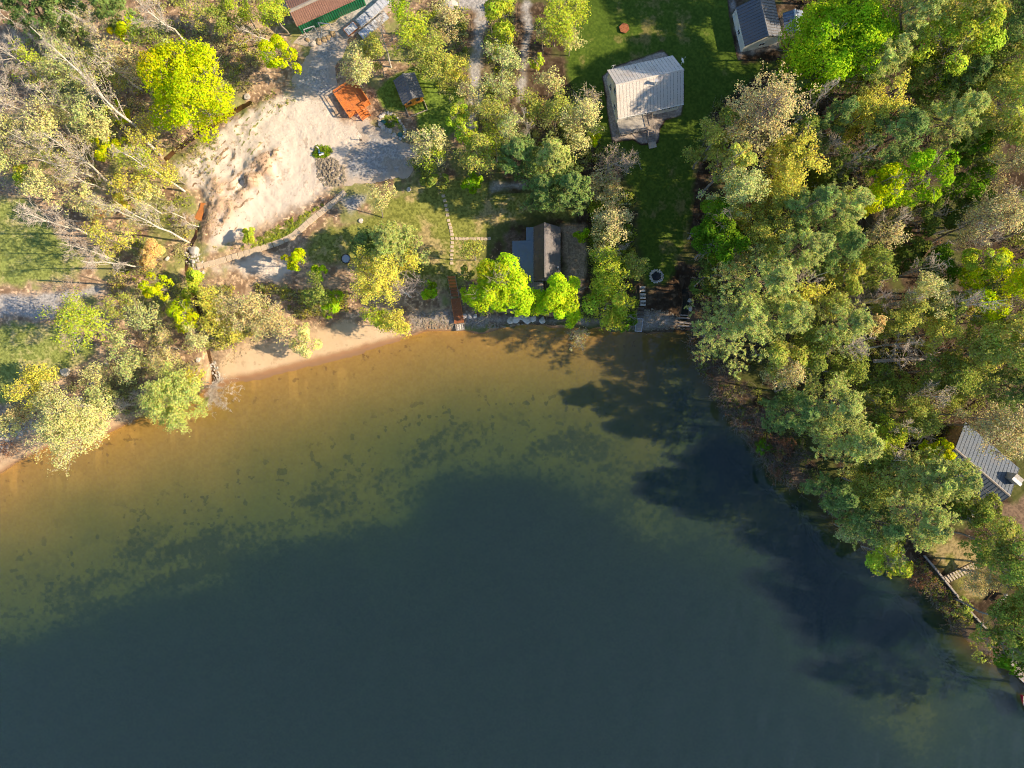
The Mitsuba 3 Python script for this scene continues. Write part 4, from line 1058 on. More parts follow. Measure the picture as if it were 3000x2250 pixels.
xs = np.linspace(-2.6, 2.6, 15)
half = 0.98 * np.clip(1 - np.clip((xs - 0.2) / 2.4, 0, 1) ** 2.2, 0.02, 1)
ringz = [(-0.25, 0.55), (0.15, 0.92), (0.62, 1.0)]
V = []
for z_, k in ringz:
    zz = z_ + 0.18 * np.clip((xs - 0.2) / 2.4, 0, 1) ** 2
    V.append(np.concatenate([np.stack([xs, half * k, zz], 1), np.stack([xs, -half * k, zz], 1)[::-1]]))
hull = trimesh.convex.convex_hull(np.vstack(V))
part(bt, 'hull', put(hull, Mb), 'red_paint', smooth=30)
part(bt, 'gunwale', put(tube(np.concatenate([np.stack([xs, half * 1.02, 0.64 + 0.18 * np.clip((xs - 0.2) / 2.4, 0, 1) ** 2], 1), np.stack([xs, -half * 1.02, 0.64 + 0.18 * np.clip((xs - 0.2) / 2.4, 0, 1) ** 2], 1)[::-1]]), 0.06, 5), Mb), 'white_paint')
cv = trimesh.creation.icosphere(3); cv.vertices *= [1.9, 0.8, 0.4]; cv.apply_translation((-0.4, 0, 0.62))
part(bt, 'cover', put(cv, Mb), 'black_cover', smooth=True)
part(bt, 'motor', put(box(0.4, 0.45, 0.7, (-2.75, 0, 0.6), 0, 0.1), Mb), 'black_cover')

# ------------------------------------------------------------------ where the trees stand: kind, crown centre and radius in the survey photograph, height, tone, label
A_, B_, M_, P_, S_ = 'airy', 'bare', 'maple', 'pine', 'bush'
TREES = [
    # --- west wood
    (P_, 95, 30, 70, 20, 'darkpine', 'dark green conifer in the top left corner of the wood'),
    (P_, 190, 22, 52, 18, 'pine', 'soft green pine at the top edge, first one right of the dark conifer'),
    (P_, 325, 28, 46, 17, 'pine', 'grey-green pine at the top edge, second one right of the dark conifer'),
    (B_, 252, 78, 62, 19, 'buff', 'twiggy tree with a few buff buds below the two top pines', dict(base_at=(330, 135))),
    (M_, 375, 92, 46, 13, 'maple', 'small bright yellow-green tree left above the big yellow maple'),
    (A_, 445, 130, 46, 12, 'moss', 'moss green tree squeezed above the crown of the big yellow maple'),
    (B_, 455, 52, 66, 21, 'grey', 'leafless tree with long pale limbs at the top edge left of the barn', dict(base_at=(568, 135))),
    (M_, 556, 266, 138, 15, 'maple', 'biggest bright yellow maple of the west wood beside the ditch', dict(dens=1.05, squash=1.1)),
    (A_, 362, 168, 62, 15, 'buff', 'buff budding tree left of the big yellow maple'),
    (A_, 100, 195, 56, 14, 'lime', 'lime green tree near the left edge below the dark conifer'),
    (A_, 190, 130, 58, 14, 'sage', 'thin sage green tree between the conifer and the buff budding trees'),
    (B_, 10, 150, 66, 24, 'grey', 'leafless tree with long white trunk at the left edge, uppermost one', dict(base_at=(130, 232))),
    (B_, 30, 60, 60, 22, 'grey', 'leafless tree with white limbs at the left edge under the corner conifer', dict(base_at=(135, 140))),
    (B_, 20, 265, 62, 21, 'grey', 'leafless tree with tangled white limbs at the left edge, lowest of three', dict(base_at=(105, 335))),
    (A_, 200, 225, 58, 14, 'sage', 'sage tinted tree with loose twigs in the middle of the west wood'),
    (A_, 285, 205, 52, 13, 'olive', 'olive budding tree left of the forked birch'),
    (A_, 140, 368, 68, 15, 'cream', 'cream green tree below the tangled white limbs'),
    (B_, 215, 190, 60, 26, 'sage', 'very tall leaning birch with a long white trunk down to the lot', dict(base_at=(470, 455))),
    (B_, 305, 265, 50, 19, 'buff', 'forked birch with two pale stems left of the big yellow maple', dict(base_at=(392, 408))),
    (A_, 262, 325, 62, 15, 'sage', 'soft sage tree crossed by the long birch trunk'),
    (M_, 345, 330, 34, 8, 'maple', 'small bright tree under the long birch trunk'),
    (A_, 430, 395, 50, 9, 'gold', 'low golden tree at the foot of the big yellow maple'),
    (S_, 305, 432, 42, 7, 'maple', 'yellow bush in the gap left of the long birch trunk', dict(dens=0.6)),
    (S_, 366, 425, 30, 6, 'maple', 'smaller yellow bush beside the long birch trunk', dict(dens=0.6)),
    (M_, 72, 520, 40, 10, 'lime', 'bright green tree on the edge of the west lawn'),
    (A_, 18, 470, 62, 15, 'sage', 'sage tree at the left edge shading the west lawn'),
    (B_, 205, 440, 62, 20, 'buff', 'pair of leafless grey stems above the golden bushes', dict(base_at=(328, 540))),
    (B_, 165, 490, 52, 17, 'grey', 'leafless tree leaning over the bright green lawn edge tree', dict(base_at=(275, 520))),
    (A_, 135, 545, 64, 14, 'cream', 'cream budding tree beside the bright green lawn edge tree'),
    (A_, 395, 470, 56, 11, 'lime', 'lime tree crossed by the forked white trunk'),
    (A_, 385, 552, 55, 9, 'gold', 'golden tree below the lime tree of the west wood', dict(dens=0.85)),
    (A_, 478, 500, 44, 11, 'gold', 'golden leaved tree on the edge of the sandy lot'),
    (B_, 395, 468, 40, 17, 'gold', 'slim forked white birch leaning from the edge of the sandy lot', dict(base_at=(543, 562))),
    (B_, 400, 590, 30, 11, 'gold', 'thin leaning birch beside the brown seep, upper one', dict(base_at=(475, 626))),
    (B_, 500, 620, 28, 9, 'grey', 'thin leaning birch beside the brown seep, lower one', dict(base_at=(543, 640))),
    (S_, 295, 635, 44, 5, 'orange', 'orange twiggy bush under the leafless trees'),
    (S_, 445, 752, 48, 5, 'orange', 'orange bush beside the stream mouth boulders'),
    (S_, 350, 600, 36, 5, 'gold', 'gold bush above the orange twiggy bush'),
    (B_, 145, 650, 66, 18, 'grey', 'bare grey tree with a fan of twigs above the west lawn', dict(base_at=(288, 692))),
    (B_, 228, 728, 52, 13, 'grey', 'bare grey tree with drooping tangled twigs beside the west lawn'),
    (A_, 332, 700, 56, 12, 'gold', 'golden tree with small leaves right of the bare grey trees', dict(dens=0.9)),
    (A_, 250, 590, 52, 12, 'cream', 'cream tinted tree above the fan of grey twigs'),
    (B_, 300, 775, 48, 16, 'grey', 'leafless tree with a long pale stem pointing left', dict(base_at=(430, 782))),
    (B_, 405, 625, 50, 18, 'cream', 'tall white birch leaning from the stream mouth boulders', dict(base_at=(556, 712))),
    (B_, 545, 648, 30, 8, 'grey', 'small leafless birch above the stream mouth boulders', dict(base_at=(584, 664))),
    (A_, 170, 470, 44, 12, 'olive', 'olive tree behind the leaning leafless tree'),
    (S_, 205, 840, 40, 4, 'grey', 'leafless pale bush beside the west driveway', dict(name='bush', twig=(0.5, 0.44, 0.38))),
    (M_, 827, 165, 60, 9, 'maple', 'bright yellow-green tree alone on the left side of the gravel drive', dict(dens=1.0)),
    (A_, 800, 28, 52, 12, 'lime', 'lime tree at the left gable of the green barn', dict(dens=1.2)),
    (A_, 700, 15, 44, 11, 'lime', 'lime tree at the top edge between wood and barn', dict(dens=0.9)),
    (A_, 640, 50, 50, 10, 'moss', 'moss green tree above the bare soil at the top edge', dict(dens=1.0)),
    (A_, 570, 30, 50, 12, 'olive', 'olive tree at the top edge right of the long pale limbs', dict(dens=0.9)),
    (B_, 740, 110, 36, 12, 'grey', 'slim leafless tree left of the lone yellow-green tree', dict(base_at=(805, 122))),
    (S_, 738, 232, 46, 3, 'grey', 'grey brush at the upper end of the ditch', dict(twig=(0.25, 0.21, 0.18))),
    (A_, 500, 170, 40, 10, 'sage', 'sage tree at the upper left of the big yellow maple'),
    (B_, 60, 330, 56, 18, 'buff', 'pale leafless tree at the left edge above the bright green lawn edge tree', dict(base_at=(160, 395))),
    (B_, 160, 290, 54, 18, 'cream', 'pale leafless tree in the middle left of the west wood', dict(base_at=(255, 352))),
    (B_, 330, 200, 52, 18, 'cream', 'pale leafless tree between the buff and the forked birch', dict(base_at=(415, 262))),
    (B_, 240, 520, 50, 15, 'cream', 'pale leafless tree leaning over the golden trees of the west wood', dict(base_at=(345, 562))),
    (B_, 320, 610, 46, 14, 'cream', 'pale leafless tree right of the fan of grey twigs', dict(base_at=(400, 640))),
    (B_, 90, 420, 54, 17, 'buff', 'pale leafless tree above the west lawn at the left', dict(base_at=(182, 462))),
    (A_, 20, 385, 54, 13, 'cream', 'cream tree at the left edge between two leafless trees', dict(dens=0.8)),
    (A_, 300, 385, 48, 11, 'cream', 'cream tree above the yellow bush of the west wood'),
    (A_, 430, 560, 40, 8, 'cream', 'low cream tree on the edge of the sandy lot'),
    # --- south-west shore
    (A_, 240, 940, 90, 13, 'lime', 'wide yellow-green tree with broken white limbs below the west driveway', dict(dens=1.0, bark='bark_white')),
    (A_, 420, 925, 55, 9, 'sage', 'sage tree right of the wide yellow-green tree'),
    (A_, 350, 900, 45, 9, 'olive', 'olive tree between the wide yellow-green tree and the sage tree'),
    (M_, 455, 838, 44, 8, 'maple', 'bright yellow tree beside the stream above the shore', dict(dens=0.55)),
    (M_, 545, 925, 52, 9, 'maple', 'bright yellow tree above the dry beach, lower one', dict(dens=0.55)),
    (S_, 575, 828, 50, 5, 'lime', 'lime bush where the stone path ends'),
    (S_, 520, 890, 36, 5, 'olive', 'olive bush between the two bright yellow trees'),
    (A_, 705, 905, 82, 9, 'buff', 'wide buff tree with sparse leaves above the beach', dict(dens=0.8)),
    (A_, 655, 960, 60, 7, 'gold', 'gold tinted tree leaning over the upper beach'),
    (A_, 800, 955, 70, 8, 'buff', 'buff tree with thin crown in the middle of the beach bank', dict(dens=0.75)),
    (S_, 880, 1000, 52, 6, 'cream', 'cream bush at the edge of the beach sand', dict(dens=0.45)),
    (A_, 512, 1168, 96, 11, 'palelime', 'round lime green tree overhanging the orange shallows', dict(dens=2.3)),
    (A_, 575, 1120, 42, 7, 'gold', 'gold tree on the right side of the round lime green tree'),
    (A_, 88, 1130, 66, 8, 'gold', 'golden tree by the white boulder on the west bank'),
    (A_, 225, 1245, 124, 12, 'cream', 'spreading cream tree with white limbs over the water', dict(bark='bark_white', dens=1.0)),
    (A_, 300, 1165, 52, 7, 'sage', 'sage tree left of the round lime green tree'),
    (B_, 660, 1150, 60, 7, 'grey', 'leafless white bush leaning over the water beside the beach', dict(name='bush', base_at=(612, 1128))),
    (B_, 625, 1175, 46, 6, 'grey', 'leafless white bush hanging into the orange shallows', dict(name='bush', base_at=(615, 1130))),
    (B_, 412, 1155, 40, 5, 'grey', 'leafless brown bush left of the round lime green tree', dict(name='bush')),
    (S_, 380, 1215, 34, 3, 'grey', 'grey brush at the water edge by the spreading cream tree'),
    (S_, 25, 1320, 34, 2.5, 'rust', 'reddish brush at the left end of the shore'),
    (A_, 150, 1175, 58, 7, 'cream', 'cream budding tree left of the spreading cream tree', dict(dens=0.8)),
    (A_, 60, 1215, 48, 5, 'buff', 'low buff tree above the riprap at the left edge', dict(dens=0.8)),
    (A_, 290, 1095, 46, 6, 'cream', 'cream budding tree beside the blue tarp', dict(dens=0.5)),
    (A_, 395, 1075, 52, 7, 'sage', 'thin sage tree above the round lime green shore tree', dict(dens=0.7)),
    (A_, 480, 1020, 58, 8, 'buff', 'thin buff tree on the bank below the wide yellow-green tree', dict(dens=0.6)),
    (A_, 590, 985, 52, 8, 'cream', 'cream tree beside the stream at the top of the beach', dict(dens=0.8)),
    (A_, 350, 1010, 50, 8, 'sage', 'sage tree right of the south west lawn', dict(dens=0.6)),
    (A_, 620, 880, 52, 8, 'gold', 'gold tinted tree left of the wide buff tree', dict(dens=0.9)),
    (B_, 360, 1190, 44, 6, 'grey', 'leafless pale bush between the spreading cream tree and the lime green one', dict(name='bush')),
    (A_, 20, 1240, 50, 6, 'cream', 'cream tree at the left edge of the shore', dict(dens=0.7)),
    # --- between the beach and the cabin
    (M_, 870, 770, 38, 8, 'maple', 'upright yellow-green tree beside the round fire pit'),
    (M_, 935, 795, 28, 6, 'green', 'narrow green tree below the upright yellow-green tree'),
    (M_, 966, 885, 46, 7, 'green', 'bright green round tree above the beach', dict(dens=1.1)),
    (A_, 930, 850, 50, 9, 'moss', 'moss green tree behind the bright green round tree'),
    (A_, 1100, 815, 88, 12, 'gold', 'broad gold tinted tree left of the dock stairs', dict(dens=1.0)),
    (A_, 1200, 770, 40, 9, 'gold', 'small gold tree touching the broad gold tinted tree'),
    (P_, 1145, 715, 74, 14, 'palepine', 'pale green pine on the lawn above the broad gold tree'),
    (P_, 1075, 715, 44, 10, 'pine', 'darker small pine left of the pale green lawn pine'),
    (B_, 1185, 855, 66, 10, 'grey', 'leafless grey tree with radiating twigs left of the dock stairs', dict(twig=(0.52, 0.45, 0.42))),
    (S_, 1248, 850, 34, 4, 'green', 'green bush left of the dock stairs'),
    (A_, 1170, 950, 50, 8, 'gold', 'yellow tree at the water beside the dock, below the grey radiating tree'),
    (A_, 1105, 920, 42, 7, 'lime', 'lime tree between the grey radiating tree and the beach'),
    (S_, 1238, 752, 30, 4, 'sage', 'grey-green bush above the dock stairs'),
    (M_, 1460, 848, 106, 14, 'limegreen', 'bright lime maple on the shore, larger of two before the cabin', dict(dens=1.5, squash=1.15)),
    (M_, 1634, 880, 86, 12, 'limegreen', 'bright lime maple on the shore, smaller of two before the cabin', dict(dens=1.6, squash=1.1)),
    (A_, 1388, 742, 42, 9, 'olive', 'olive tree at the top left of the larger shore maple'),
    (S_, 1368, 800, 26, 4, 'moss', 'moss green bush beside the upper dock steps'),
    # --- around the playhouse and the centre drive
    (A_, 1272, 178, 78, 13, 'olive', 'full olive green tree right of the playhouse roof', dict(dens=1.35)),
    (A_, 1340, 205, 46, 11, 'gold', 'golden green tree beside the centre drive right of the full olive tree', dict(dens=1.2)),
    (A_, 1205, 92, 66, 14, 'lime', 'tall lime tree above the playhouse with a thin dark stem', dict(dens=1.2)),
    (A_, 1310, 70, 52, 12, 'buff', 'buff tree between the tall lime tree and the centre drive', dict(dens=0.8)),
    (A_, 1180, 25, 44, 12, 'green', 'green tree over the end of the silver dock sections', dict(dens=1.1)),
    (A_, 1045, 185, 62, 11, 'cream', 'cream leaved tree overhanging the orange platform', dict(bark='bark_white', dens=0.9)),
    (A_, 1100, 160, 46, 12, 'olive', 'olive tree right of the cream leaved tree', dict(dens=1.3)),
    (B_, 1128, 92, 42, 14, 'grey', 'leafless white tree above the olive tree by the dock sections', dict(base_at=(1146, 198))),
    (M_, 1466, 30, 50, 11, 'lime', 'lime tree at the top edge between the two drives', dict(dens=0.8)),
    (M_, 1465, 115, 58, 10, 'lime', 'bright lime tree in the strip between the drives', dict(dens=0.75)),
    (A_, 1476, 205, 70, 14, 'sage', 'hazy sage tree with many stems between the drives', dict(base_at=(1470, 285), dens=0.9)),
    (M_, 1573, 180, 24, 5, 'lime', 'slim lime sapling right of the second drive', dict(bark='bark_white', dens=0.7)),
    (A_, 1595, 105, 36, 9, 'buff', 'thin buff tree above the slim lime sapling', dict(dens=0.6)),
    (A_, 1610, 235, 46, 9, 'cream', 'thin cream tree left of the house gable', dict(dens=0.6)),
    (A_, 1632, 62, 78, 12, 'lime', 'wide yellow-green tree at the left edge of the north lawn', dict(dens=1.1)),
    (A_, 1695, 30, 48, 9, 'lime', 'loose yellow-green tree on the north lawn edge at the top', dict(dens=0.8)),
    (A_, 1672, 130, 44, 6, 'cream', 'low cream bushes on the left edge of the north lawn', dict(dens=0.6)),
    (M_, 1346, 338, 42, 11, 'lime', 'lime tree below the playhouse lawn, upper of two', dict(dens=0.8)),
    (M_, 1372, 410, 48, 11, 'lime', 'lime tree below the playhouse lawn, lower of two', dict(dens=0.8)),
    (A_, 1258, 415, 64, 11, 'cream', 'cream tree with white limbs right of the stone ringed bed', dict(bark='bark_white', dens=0.8)),
    (A_, 1275, 465, 46, 9, 'lime', 'lime tree under the cream tree by the gravel lot', dict(dens=0.8)),
    (A_, 1388, 285, 50, 11, 'cream', 'cream tree across the end of the centre drive', dict(dens=0.9)),
    (A_, 1446, 345, 60, 12, 'olive', 'olive tree in the middle grove, upper left one', dict(dens=1.1)),
    (A_, 1500, 385, 54, 12, 'sage', 'sage tree in the middle grove left of the bare white birch', dict(dens=1.0)),
    (A_, 1555, 318, 50, 11, 'olive', 'yellow-olive tree above the bare white birch', dict(dens=1.1)),
    (B_, 1535, 355, 42, 14, 'grey', 'bare white birch in the middle grove', dict(base_at=(1555, 405))),
    (A_, 1632, 330, 56, 12, 'olive', 'olive tree left of the house deck', dict(dens=1.1)),
    (A_, 1703, 350, 74, 13, 'cream', 'large cream leaved tree beside the house deck', dict(dens=0.85)),
    (B_, 1730, 290, 48, 11, 'buff', 'bare tree with straight twigs against the house shadow', dict(dens=0.6)),
    (A_, 1690, 420, 50, 11, 'cream', 'cream tree below the large cream leaved tree', dict(dens=0.9)),
    (S_, 1733, 415, 26, 5, 'maple', 'bright yellow bush below the house deck'),
    (B_, 1815, 478, 72, 13, 'buff', 'leafless tree with a fan of twigs below the house', dict(twig=(0.44, 0.37, 0.32), base_at=(1745, 500), dens=0.4)),
    (A_, 1760, 540, 52, 10, 'buff', 'buff tree left under the leafless fan tree', dict(dens=0.9)),
    (P_, 1615, 470, 70, 16, 'palepine', 'pale pine of the middle grove, highest of four'),
    (P_, 1520, 460, 60, 15, 'pine', 'green pine of the middle grove, leftmost of four'),
    (P_, 1672, 555, 66, 15, 'pine', 'blue-green pine of the middle grove, rightmost of four'),
    (P_, 1590, 555, 60, 13, 'pine', 'green pine of the middle grove, lowest of four above the cabin'),
    (A_, 1400, 465, 62, 12, 'olive', 'olive tree left of the middle grove pines', dict(dens=1.1)),
    (A_, 1450, 430, 50, 12, 'lime', 'lime tree between the olive tree and the leftmost grove pine', dict(dens=0.9)),
    (S_, 1388, 540, 38, 5, 'green', 'green bush at the end of the gravel strip above the stepping stones'),
    (S_, 1275, 535, 36, 4, 'moss', 'moss green bush beside the pale boulder on the lawn'),
    (A_, 1118, 568, 46, 8, 'cream', 'cream yellow tree at the foot of the gravel lot', dict(base_at=(1120, 640), dens=0.9)),
    (S_, 735, 695, 32, 3.5, 'lime', 'lime bush on the grass strip above the stone path'),
    # --- row between cabin and lawn
    (A_, 1795, 640, 70, 12, 'buff', 'buff tree with fine twigs, uppermost of the row right of the cabin', dict(dens=0.9)),
    (A_, 1765, 718, 54, 10, 'cream', 'yellow cream tree, second of the row right of the cabin', dict(dens=1.1)),
    (A_, 1772, 795, 68, 11, 'lime', 'yellow-green tree, third of the row right of the cabin', dict(dens=1.2)),
    (M_, 1790, 890, 76, 11, 'lime', 'lime green tree at the water, lowest of the row right of the cabin', dict(dens=0.85)),
    (A_, 1858, 785, 46, 9, 'olive', 'olive tree left of the stone fire ring', dict(dens=1.1)),
    (S_, 1838, 940, 36, 5, 'deep', 'dark green bush left of the grey gangway'),
    (B_, 1822, 722, 26, 7, 'grey', 'small dead white tree on the lawn edge right of the cabin row', dict(twig=(0.6, 0.55, 0.55))),
    (S_, 1700, 690, 24, 4, 'green', 'green bush right of the cabin roof'),
    (B_, 1695, 990, 40, 4, 'cream', 'thin bush reaching over the water right of the shore maples', dict(name='bush', dens=1.6, base_at=(1700, 955))),
    # --- east wood, north part
    (M_, 2432, 150, 140, 15.5, 'midgreen', 'huge bright green maple shading the white house', dict(dens=1.2, squash=1.1)),
    (M_, 2490, 50, 70, 16, 'lime', 'yellow-green tree at the top behind the huge green maple'),
    (P_, 2640, 80, 84, 22, 'palepine', 'pale grey-green pine at the top of the east wood'),
    (P_, 2560, 205, 58, 20, 'palepine', 'slender pale pine right of the huge green maple'),
    (M_, 2795, 50, 98, 22, 'olive', 'large yellow-olive tree at the top edge of the east wood', dict(dens=0.9)),
    (M_, 2775, 145, 88, 21, 'lime', 'large yellow-green tree below the yellow-olive tree at the top', dict(dens=0.9)),
    (P_, 2960, 35, 60, 18, 'darkpine', 'dark conifer in the top right corner'),
    (M_, 2975, 170, 80, 20, 'olive', 'yellow-green tree at the right edge below the dark corner conifer', dict(dens=0.9)),
    (M_, 2695, 235, 66, 15, 'moss', 'shaded moss green tree in the middle of the upper east wood', dict(dens=0.8)),
    (M_, 2850, 240, 72, 16, 'moss', 'moss green tree left of the right edge in the upper east wood', dict(dens=0.8)),
    (A_, 2560, 322, 62, 18, 'gold', 'sunlit golden cream tree in the upper east wood', dict(dens=1.1)),
    (A_, 2490, 362, 48, 16, 'gold', 'smaller golden cream tree left of the sunlit golden cream tree', dict(dens=1.1)),
    (P_, 2418, 368, 50, 17, 'pine', 'green pine left of the golden cream trees'),
    (P_, 2590, 420, 82, 20, 'pine', 'broad blue-green pine below the golden cream trees'),
    (P_, 2745, 372, 86, 20, 'palepine', 'broad pale pine right of the blue-green pine in the upper east wood'),
    (M_, 2915, 345, 82, 19, 'olive', 'yellow-green tree near the right edge of the upper east wood', dict(dens=0.9)),
    (A_, 2965, 480, 70, 17, 'buff', 'grey-buff budding tree at the right edge', dict(dens=0.8)),
    (A_, 2225, 350, 104, 18, 'buff', 'large twiggy buff tree on the edge of the lawn', dict(dens=0.55, twig=(0.40, 0.32, 0.26))),
    (A_, 2085, 430, 56, 12, 'olive', 'olive tree on the lawn edge left of the large twiggy buff tree', dict(dens=1.2)),
    (A_, 2310, 505, 82, 17, 'gold', 'golden leaved tree below the large twiggy buff tree', dict(dens=1.15)),
    (A_, 2152, 562, 66, 16, 'sage', 'round sage tree on the lawn edge', dict(dens=1.3)),
    (A_, 2250, 605, 56, 14, 'olive', 'olive tree between the golden leaved tree and the round sage tree', dict(dens=1.2)),
    (B_, 2412, 440, 46, 14, 'grey', 'bare grey tree in the dark gap of the upper east wood'),
    (M_, 2420, 520, 52, 13, 'dark', 'dark green tree right of the golden leaved tree', dict(dens=0.8)),
    (M_, 2565, 555, 66, 18, 'maple', 'yellow-green maple, left of the bright pair in the east wood', dict(dens=1.0)),
    (M_, 2684, 530, 66, 18, 'green', 'bright green maple, right of the bright pair in the east wood', dict(dens=1.1)),
    (P_, 2438, 630, 78, 20, 'palepine', 'tall pale pine in the middle of the east wood, upper of two'),
    (P_, 2435, 735, 62, 18, 'pine', 'pale pine in the middle of the east wood, lower of two'),
    (M_, 2462, 805, 52, 14, 'olive', 'olive tree under the lower pale pine', dict(dens=0.9)),
    (M_, 2100, 715, 66, 14, 'deep', 'dark green tree on the lawn edge above the drain', dict(dens=0.9)),
    (A_, 2235, 695, 60, 14, 'olive', 'olive tree above the two big pale pines', dict(dens=1.2)),
    (A_, 2150, 645, 44, 12, 'gold', 'yellow tinted tree on the lawn edge below the round sage tree', dict(dens=1.1)),
    (A_, 2140, 765, 40, 10, 'buff', 'small buff tree at the top of the big shore pines', dict(dens=0.9)),
    (M_, 2080, 815, 52, 10, 'dark', 'dark olive tree right of the drain', dict(dens=0.8)),
    (P_, 2225, 835, 98, 21, 'palepine', 'big pale pine by the drain, upper of two'),
    (P_, 2148, 955, 108, 20, 'palepine', 'big pale pine overhanging the dark cove, lower of two'),
    (A_, 2352, 882, 54, 14, 'gold', 'bright golden tree right of the big pale pines', dict(dens=1.5)),
    (M_, 2275, 1030, 66, 12, 'olive', 'yellow-olive tree below the big pale pines', dict(dens=0.8)),
    (A_, 2385, 1000, 56, 12, 'moss', 'moss tinted tree left of the pine with bare limbs', dict(dens=1.1)),
    (P_, 2455, 955, 80, 17, 'palepine', 'pine with dead bare limbs right of the golden tree', dict(dens=0.8)),
    (A_, 2530, 958, 34, 13, 'orange', 'orange tipped tree beside the pine with bare limbs', dict(dens=1.2)),
    (B_, 2548, 872, 56, 14, 'grey', 'leafless grey tree left of the cream yellow tree', dict(twig=(0.40, 0.34, 0.32))),
    (A_, 2545, 790, 58, 13, 'moss', 'moss green tree above the leafless grey tree', dict(dens=1.2)),
    (A_, 2565, 700, 54, 14, 'buff', 'brownish budding tree below the bright maple pair', dict(dens=0.4)),
    (B_, 2660, 630, 42, 12, 'grey', 'bare shrubby tree below the bright green maple', dict(twig=(0.34, 0.28, 0.26))),
    (M_, 2650, 745, 56, 10, 'dark', 'dark green tree right of the brownish budding tree', dict(dens=0.8)),
    (M_, 2745, 770, 54, 11, 'deep', 'dark green tree left of the bright yellow tree by the right edge', dict(dens=0.8)),
    (A_, 2890, 660, 82, 16, 'buff', 'grey twiggy tree near the right edge above the bright yellow tree', dict(dens=0.5)),
    (B_, 2960, 600, 60, 17, 'buff', 'twiggy leafless tree at the right edge of the east wood', dict(dens=0.6)),
    (M_, 2850, 540, 56, 12, 'deep', 'green tree in the shade right of the dark clearing', dict(dens=0.8)),
    (M_, 2945, 835, 80, 17, 'maple', 'bright yellow tree at the right edge', dict(dens=1.0)),
    (M_, 2860, 775, 50, 15, 'lime', 'yellow-green tree left of the bright yellow edge tree', dict(dens=0.9)),
    (B_, 2850, 895, 56, 17, 'grey', 'leafless white tree below the bright yellow edge tree'),
    (A_, 2715, 865, 58, 15, 'cream', 'cream yellow tree in the middle of the east wood', dict(dens=1.2, bark='bark_white')),
    (A_, 2736, 970, 50, 12, 'gold', 'sparse golden tree above the fallen logs', dict(dens=0.9)),
    (A_, 2625, 930, 56, 12, 'olive', 'olive tree left of the sparse golden tree', dict(dens=1.2)),
    (M_, 2945, 1010, 88, 17, 'olive', 'large yellow tree at the right edge above the big roof', dict(dens=0.95)),
    (A_, 2840, 1040, 66, 13, 'olive', 'olive tree left of the large yellow edge tree', dict(dens=1.2)),
    (P_, 2335, 262, 62, 11, 'pine', 'shaded pine between the huge green maple and the twiggy buff tree'),
    (M_, 2330, 420, 56, 17, 'moss', 'moss green tree between the twiggy buff tree and the golden leaved tree'),
    (M_, 2130, 490, 52, 18, 'olive', 'olive tree filling the lawn edge above the round sage tree'),
    (P_, 2340, 620, 62, 21, 'pine', 'pine right of the olive tree in the middle of the lawn edge wood'),
    (M_, 2090, 640, 48, 16, 'deep', 'dark green tree on the lawn edge beside the yellow tinted tree'),
    (P_, 2330, 745, 66, 21, 'palepine', 'pale pine left of the lower one in the middle of the east wood'),
    (M_, 2140, 380, 44, 16, 'moss', 'moss green tree on the lawn edge at the left of the twiggy buff tree'),
    (M_, 2700, 640, 50, 14, 'dark', 'dark tree in the shade below the bright maple pair'),
    (P_, 2880, 130, 70, 20, 'pine', 'pine between the yellow-green trees in the top right'),
    (P_, 2780, 260, 60, 17, 'pine', 'shaded pine above the broad pale pine in the upper east wood'),
    (M_, 2760, 905, 50, 13, 'moss', 'moss green tree right of the cream yellow tree'),
    (M_, 2900, 930, 50, 14, 'olive', 'olive tree under the bright yellow edge tree'),
    (P_, 2290, 930, 62, 20, 'palepine', 'pale pine between the big shore pines and the golden tree'),
    (A_, 2450, 880, 46, 14, 'olive', 'olive tree right of the bright golden tree'),
    (M_, 2360, 1060, 50, 11, 'moss', 'moss green tree above the sunlit shore pines'),
    (M_, 2815, 455, 54, 13, 'deep', 'dark green tree below the broad pale pine in the upper east wood'),
    (M_, 2895, 430, 56, 15, 'moss', 'moss green tree left of the grey-buff budding tree'),
    (M_, 2790, 620, 44, 10, 'dark', 'dark low tree at the lower end of the dark clearing'),
    (M_, 2870, 855, 44, 12, 'moss', 'moss green tree above the leafless white tree by the right edge'),
    (B_, 2600, 650, 50, 15, 'grey', 'grey bare crown standing over the brownish budding tree', dict(dens=0)),
    (B_, 2835, 690, 62, 15, 'grey', 'grey bare crown left of the grey twiggy tree by the right edge', dict(dens=0)),
    (B_, 2790, 880, 46, 15, 'grey', 'grey bare crown right of the cream yellow tree'),
    (B_, 2480, 1020, 60, 15, 'grey', 'dead pale limbs reaching out beside the pine with bare limbs'),
    (B_, 2640, 1010, 48, 12, 'grey', 'grey bare crown just above the upper fallen trunk'),
    (B_, 2230, 345, 84, 18.5, 'grey', 'pale bare limbs standing out of the large twiggy buff tree', dict(twig=(0.44, 0.36, 0.30))),
    (B_, 2610, 1340, 52, 11, 'grey', 'grey bare crown above the lower fallen trunk'),
    (B_, 2390, 300, 46, 17, 'grey', 'grey bare crown between the huge green maple and the golden cream trees'),
    (B_, 2500, 470, 44, 16, 'grey', 'grey bare crown below the green pine by the golden cream trees'),
    (B_, 2700, 790, 50, 14, 'grey', 'grey bare crown above the cream yellow tree'),
    (B_, 2920, 620, 50, 17, 'grey', 'grey bare limbs above the grey twiggy tree by the right edge'),
    (B_, 2640, 880, 46, 14, 'grey', 'grey bare crown left of the cream yellow tree'),
    (B_, 2360, 820, 40, 17, 'grey', 'grey bare limbs above the bright golden tree'),
    (B_, 2720, 1160, 54, 12, 'buff', 'thin twiggy tree in the clearing below the fallen logs', dict(dens=0.8)),
    (B_, 2640, 1250, 48, 11, 'buff', 'thin twiggy tree left of the lower fallen trunks', dict(dens=0.8)),
    # --- east wood, south part
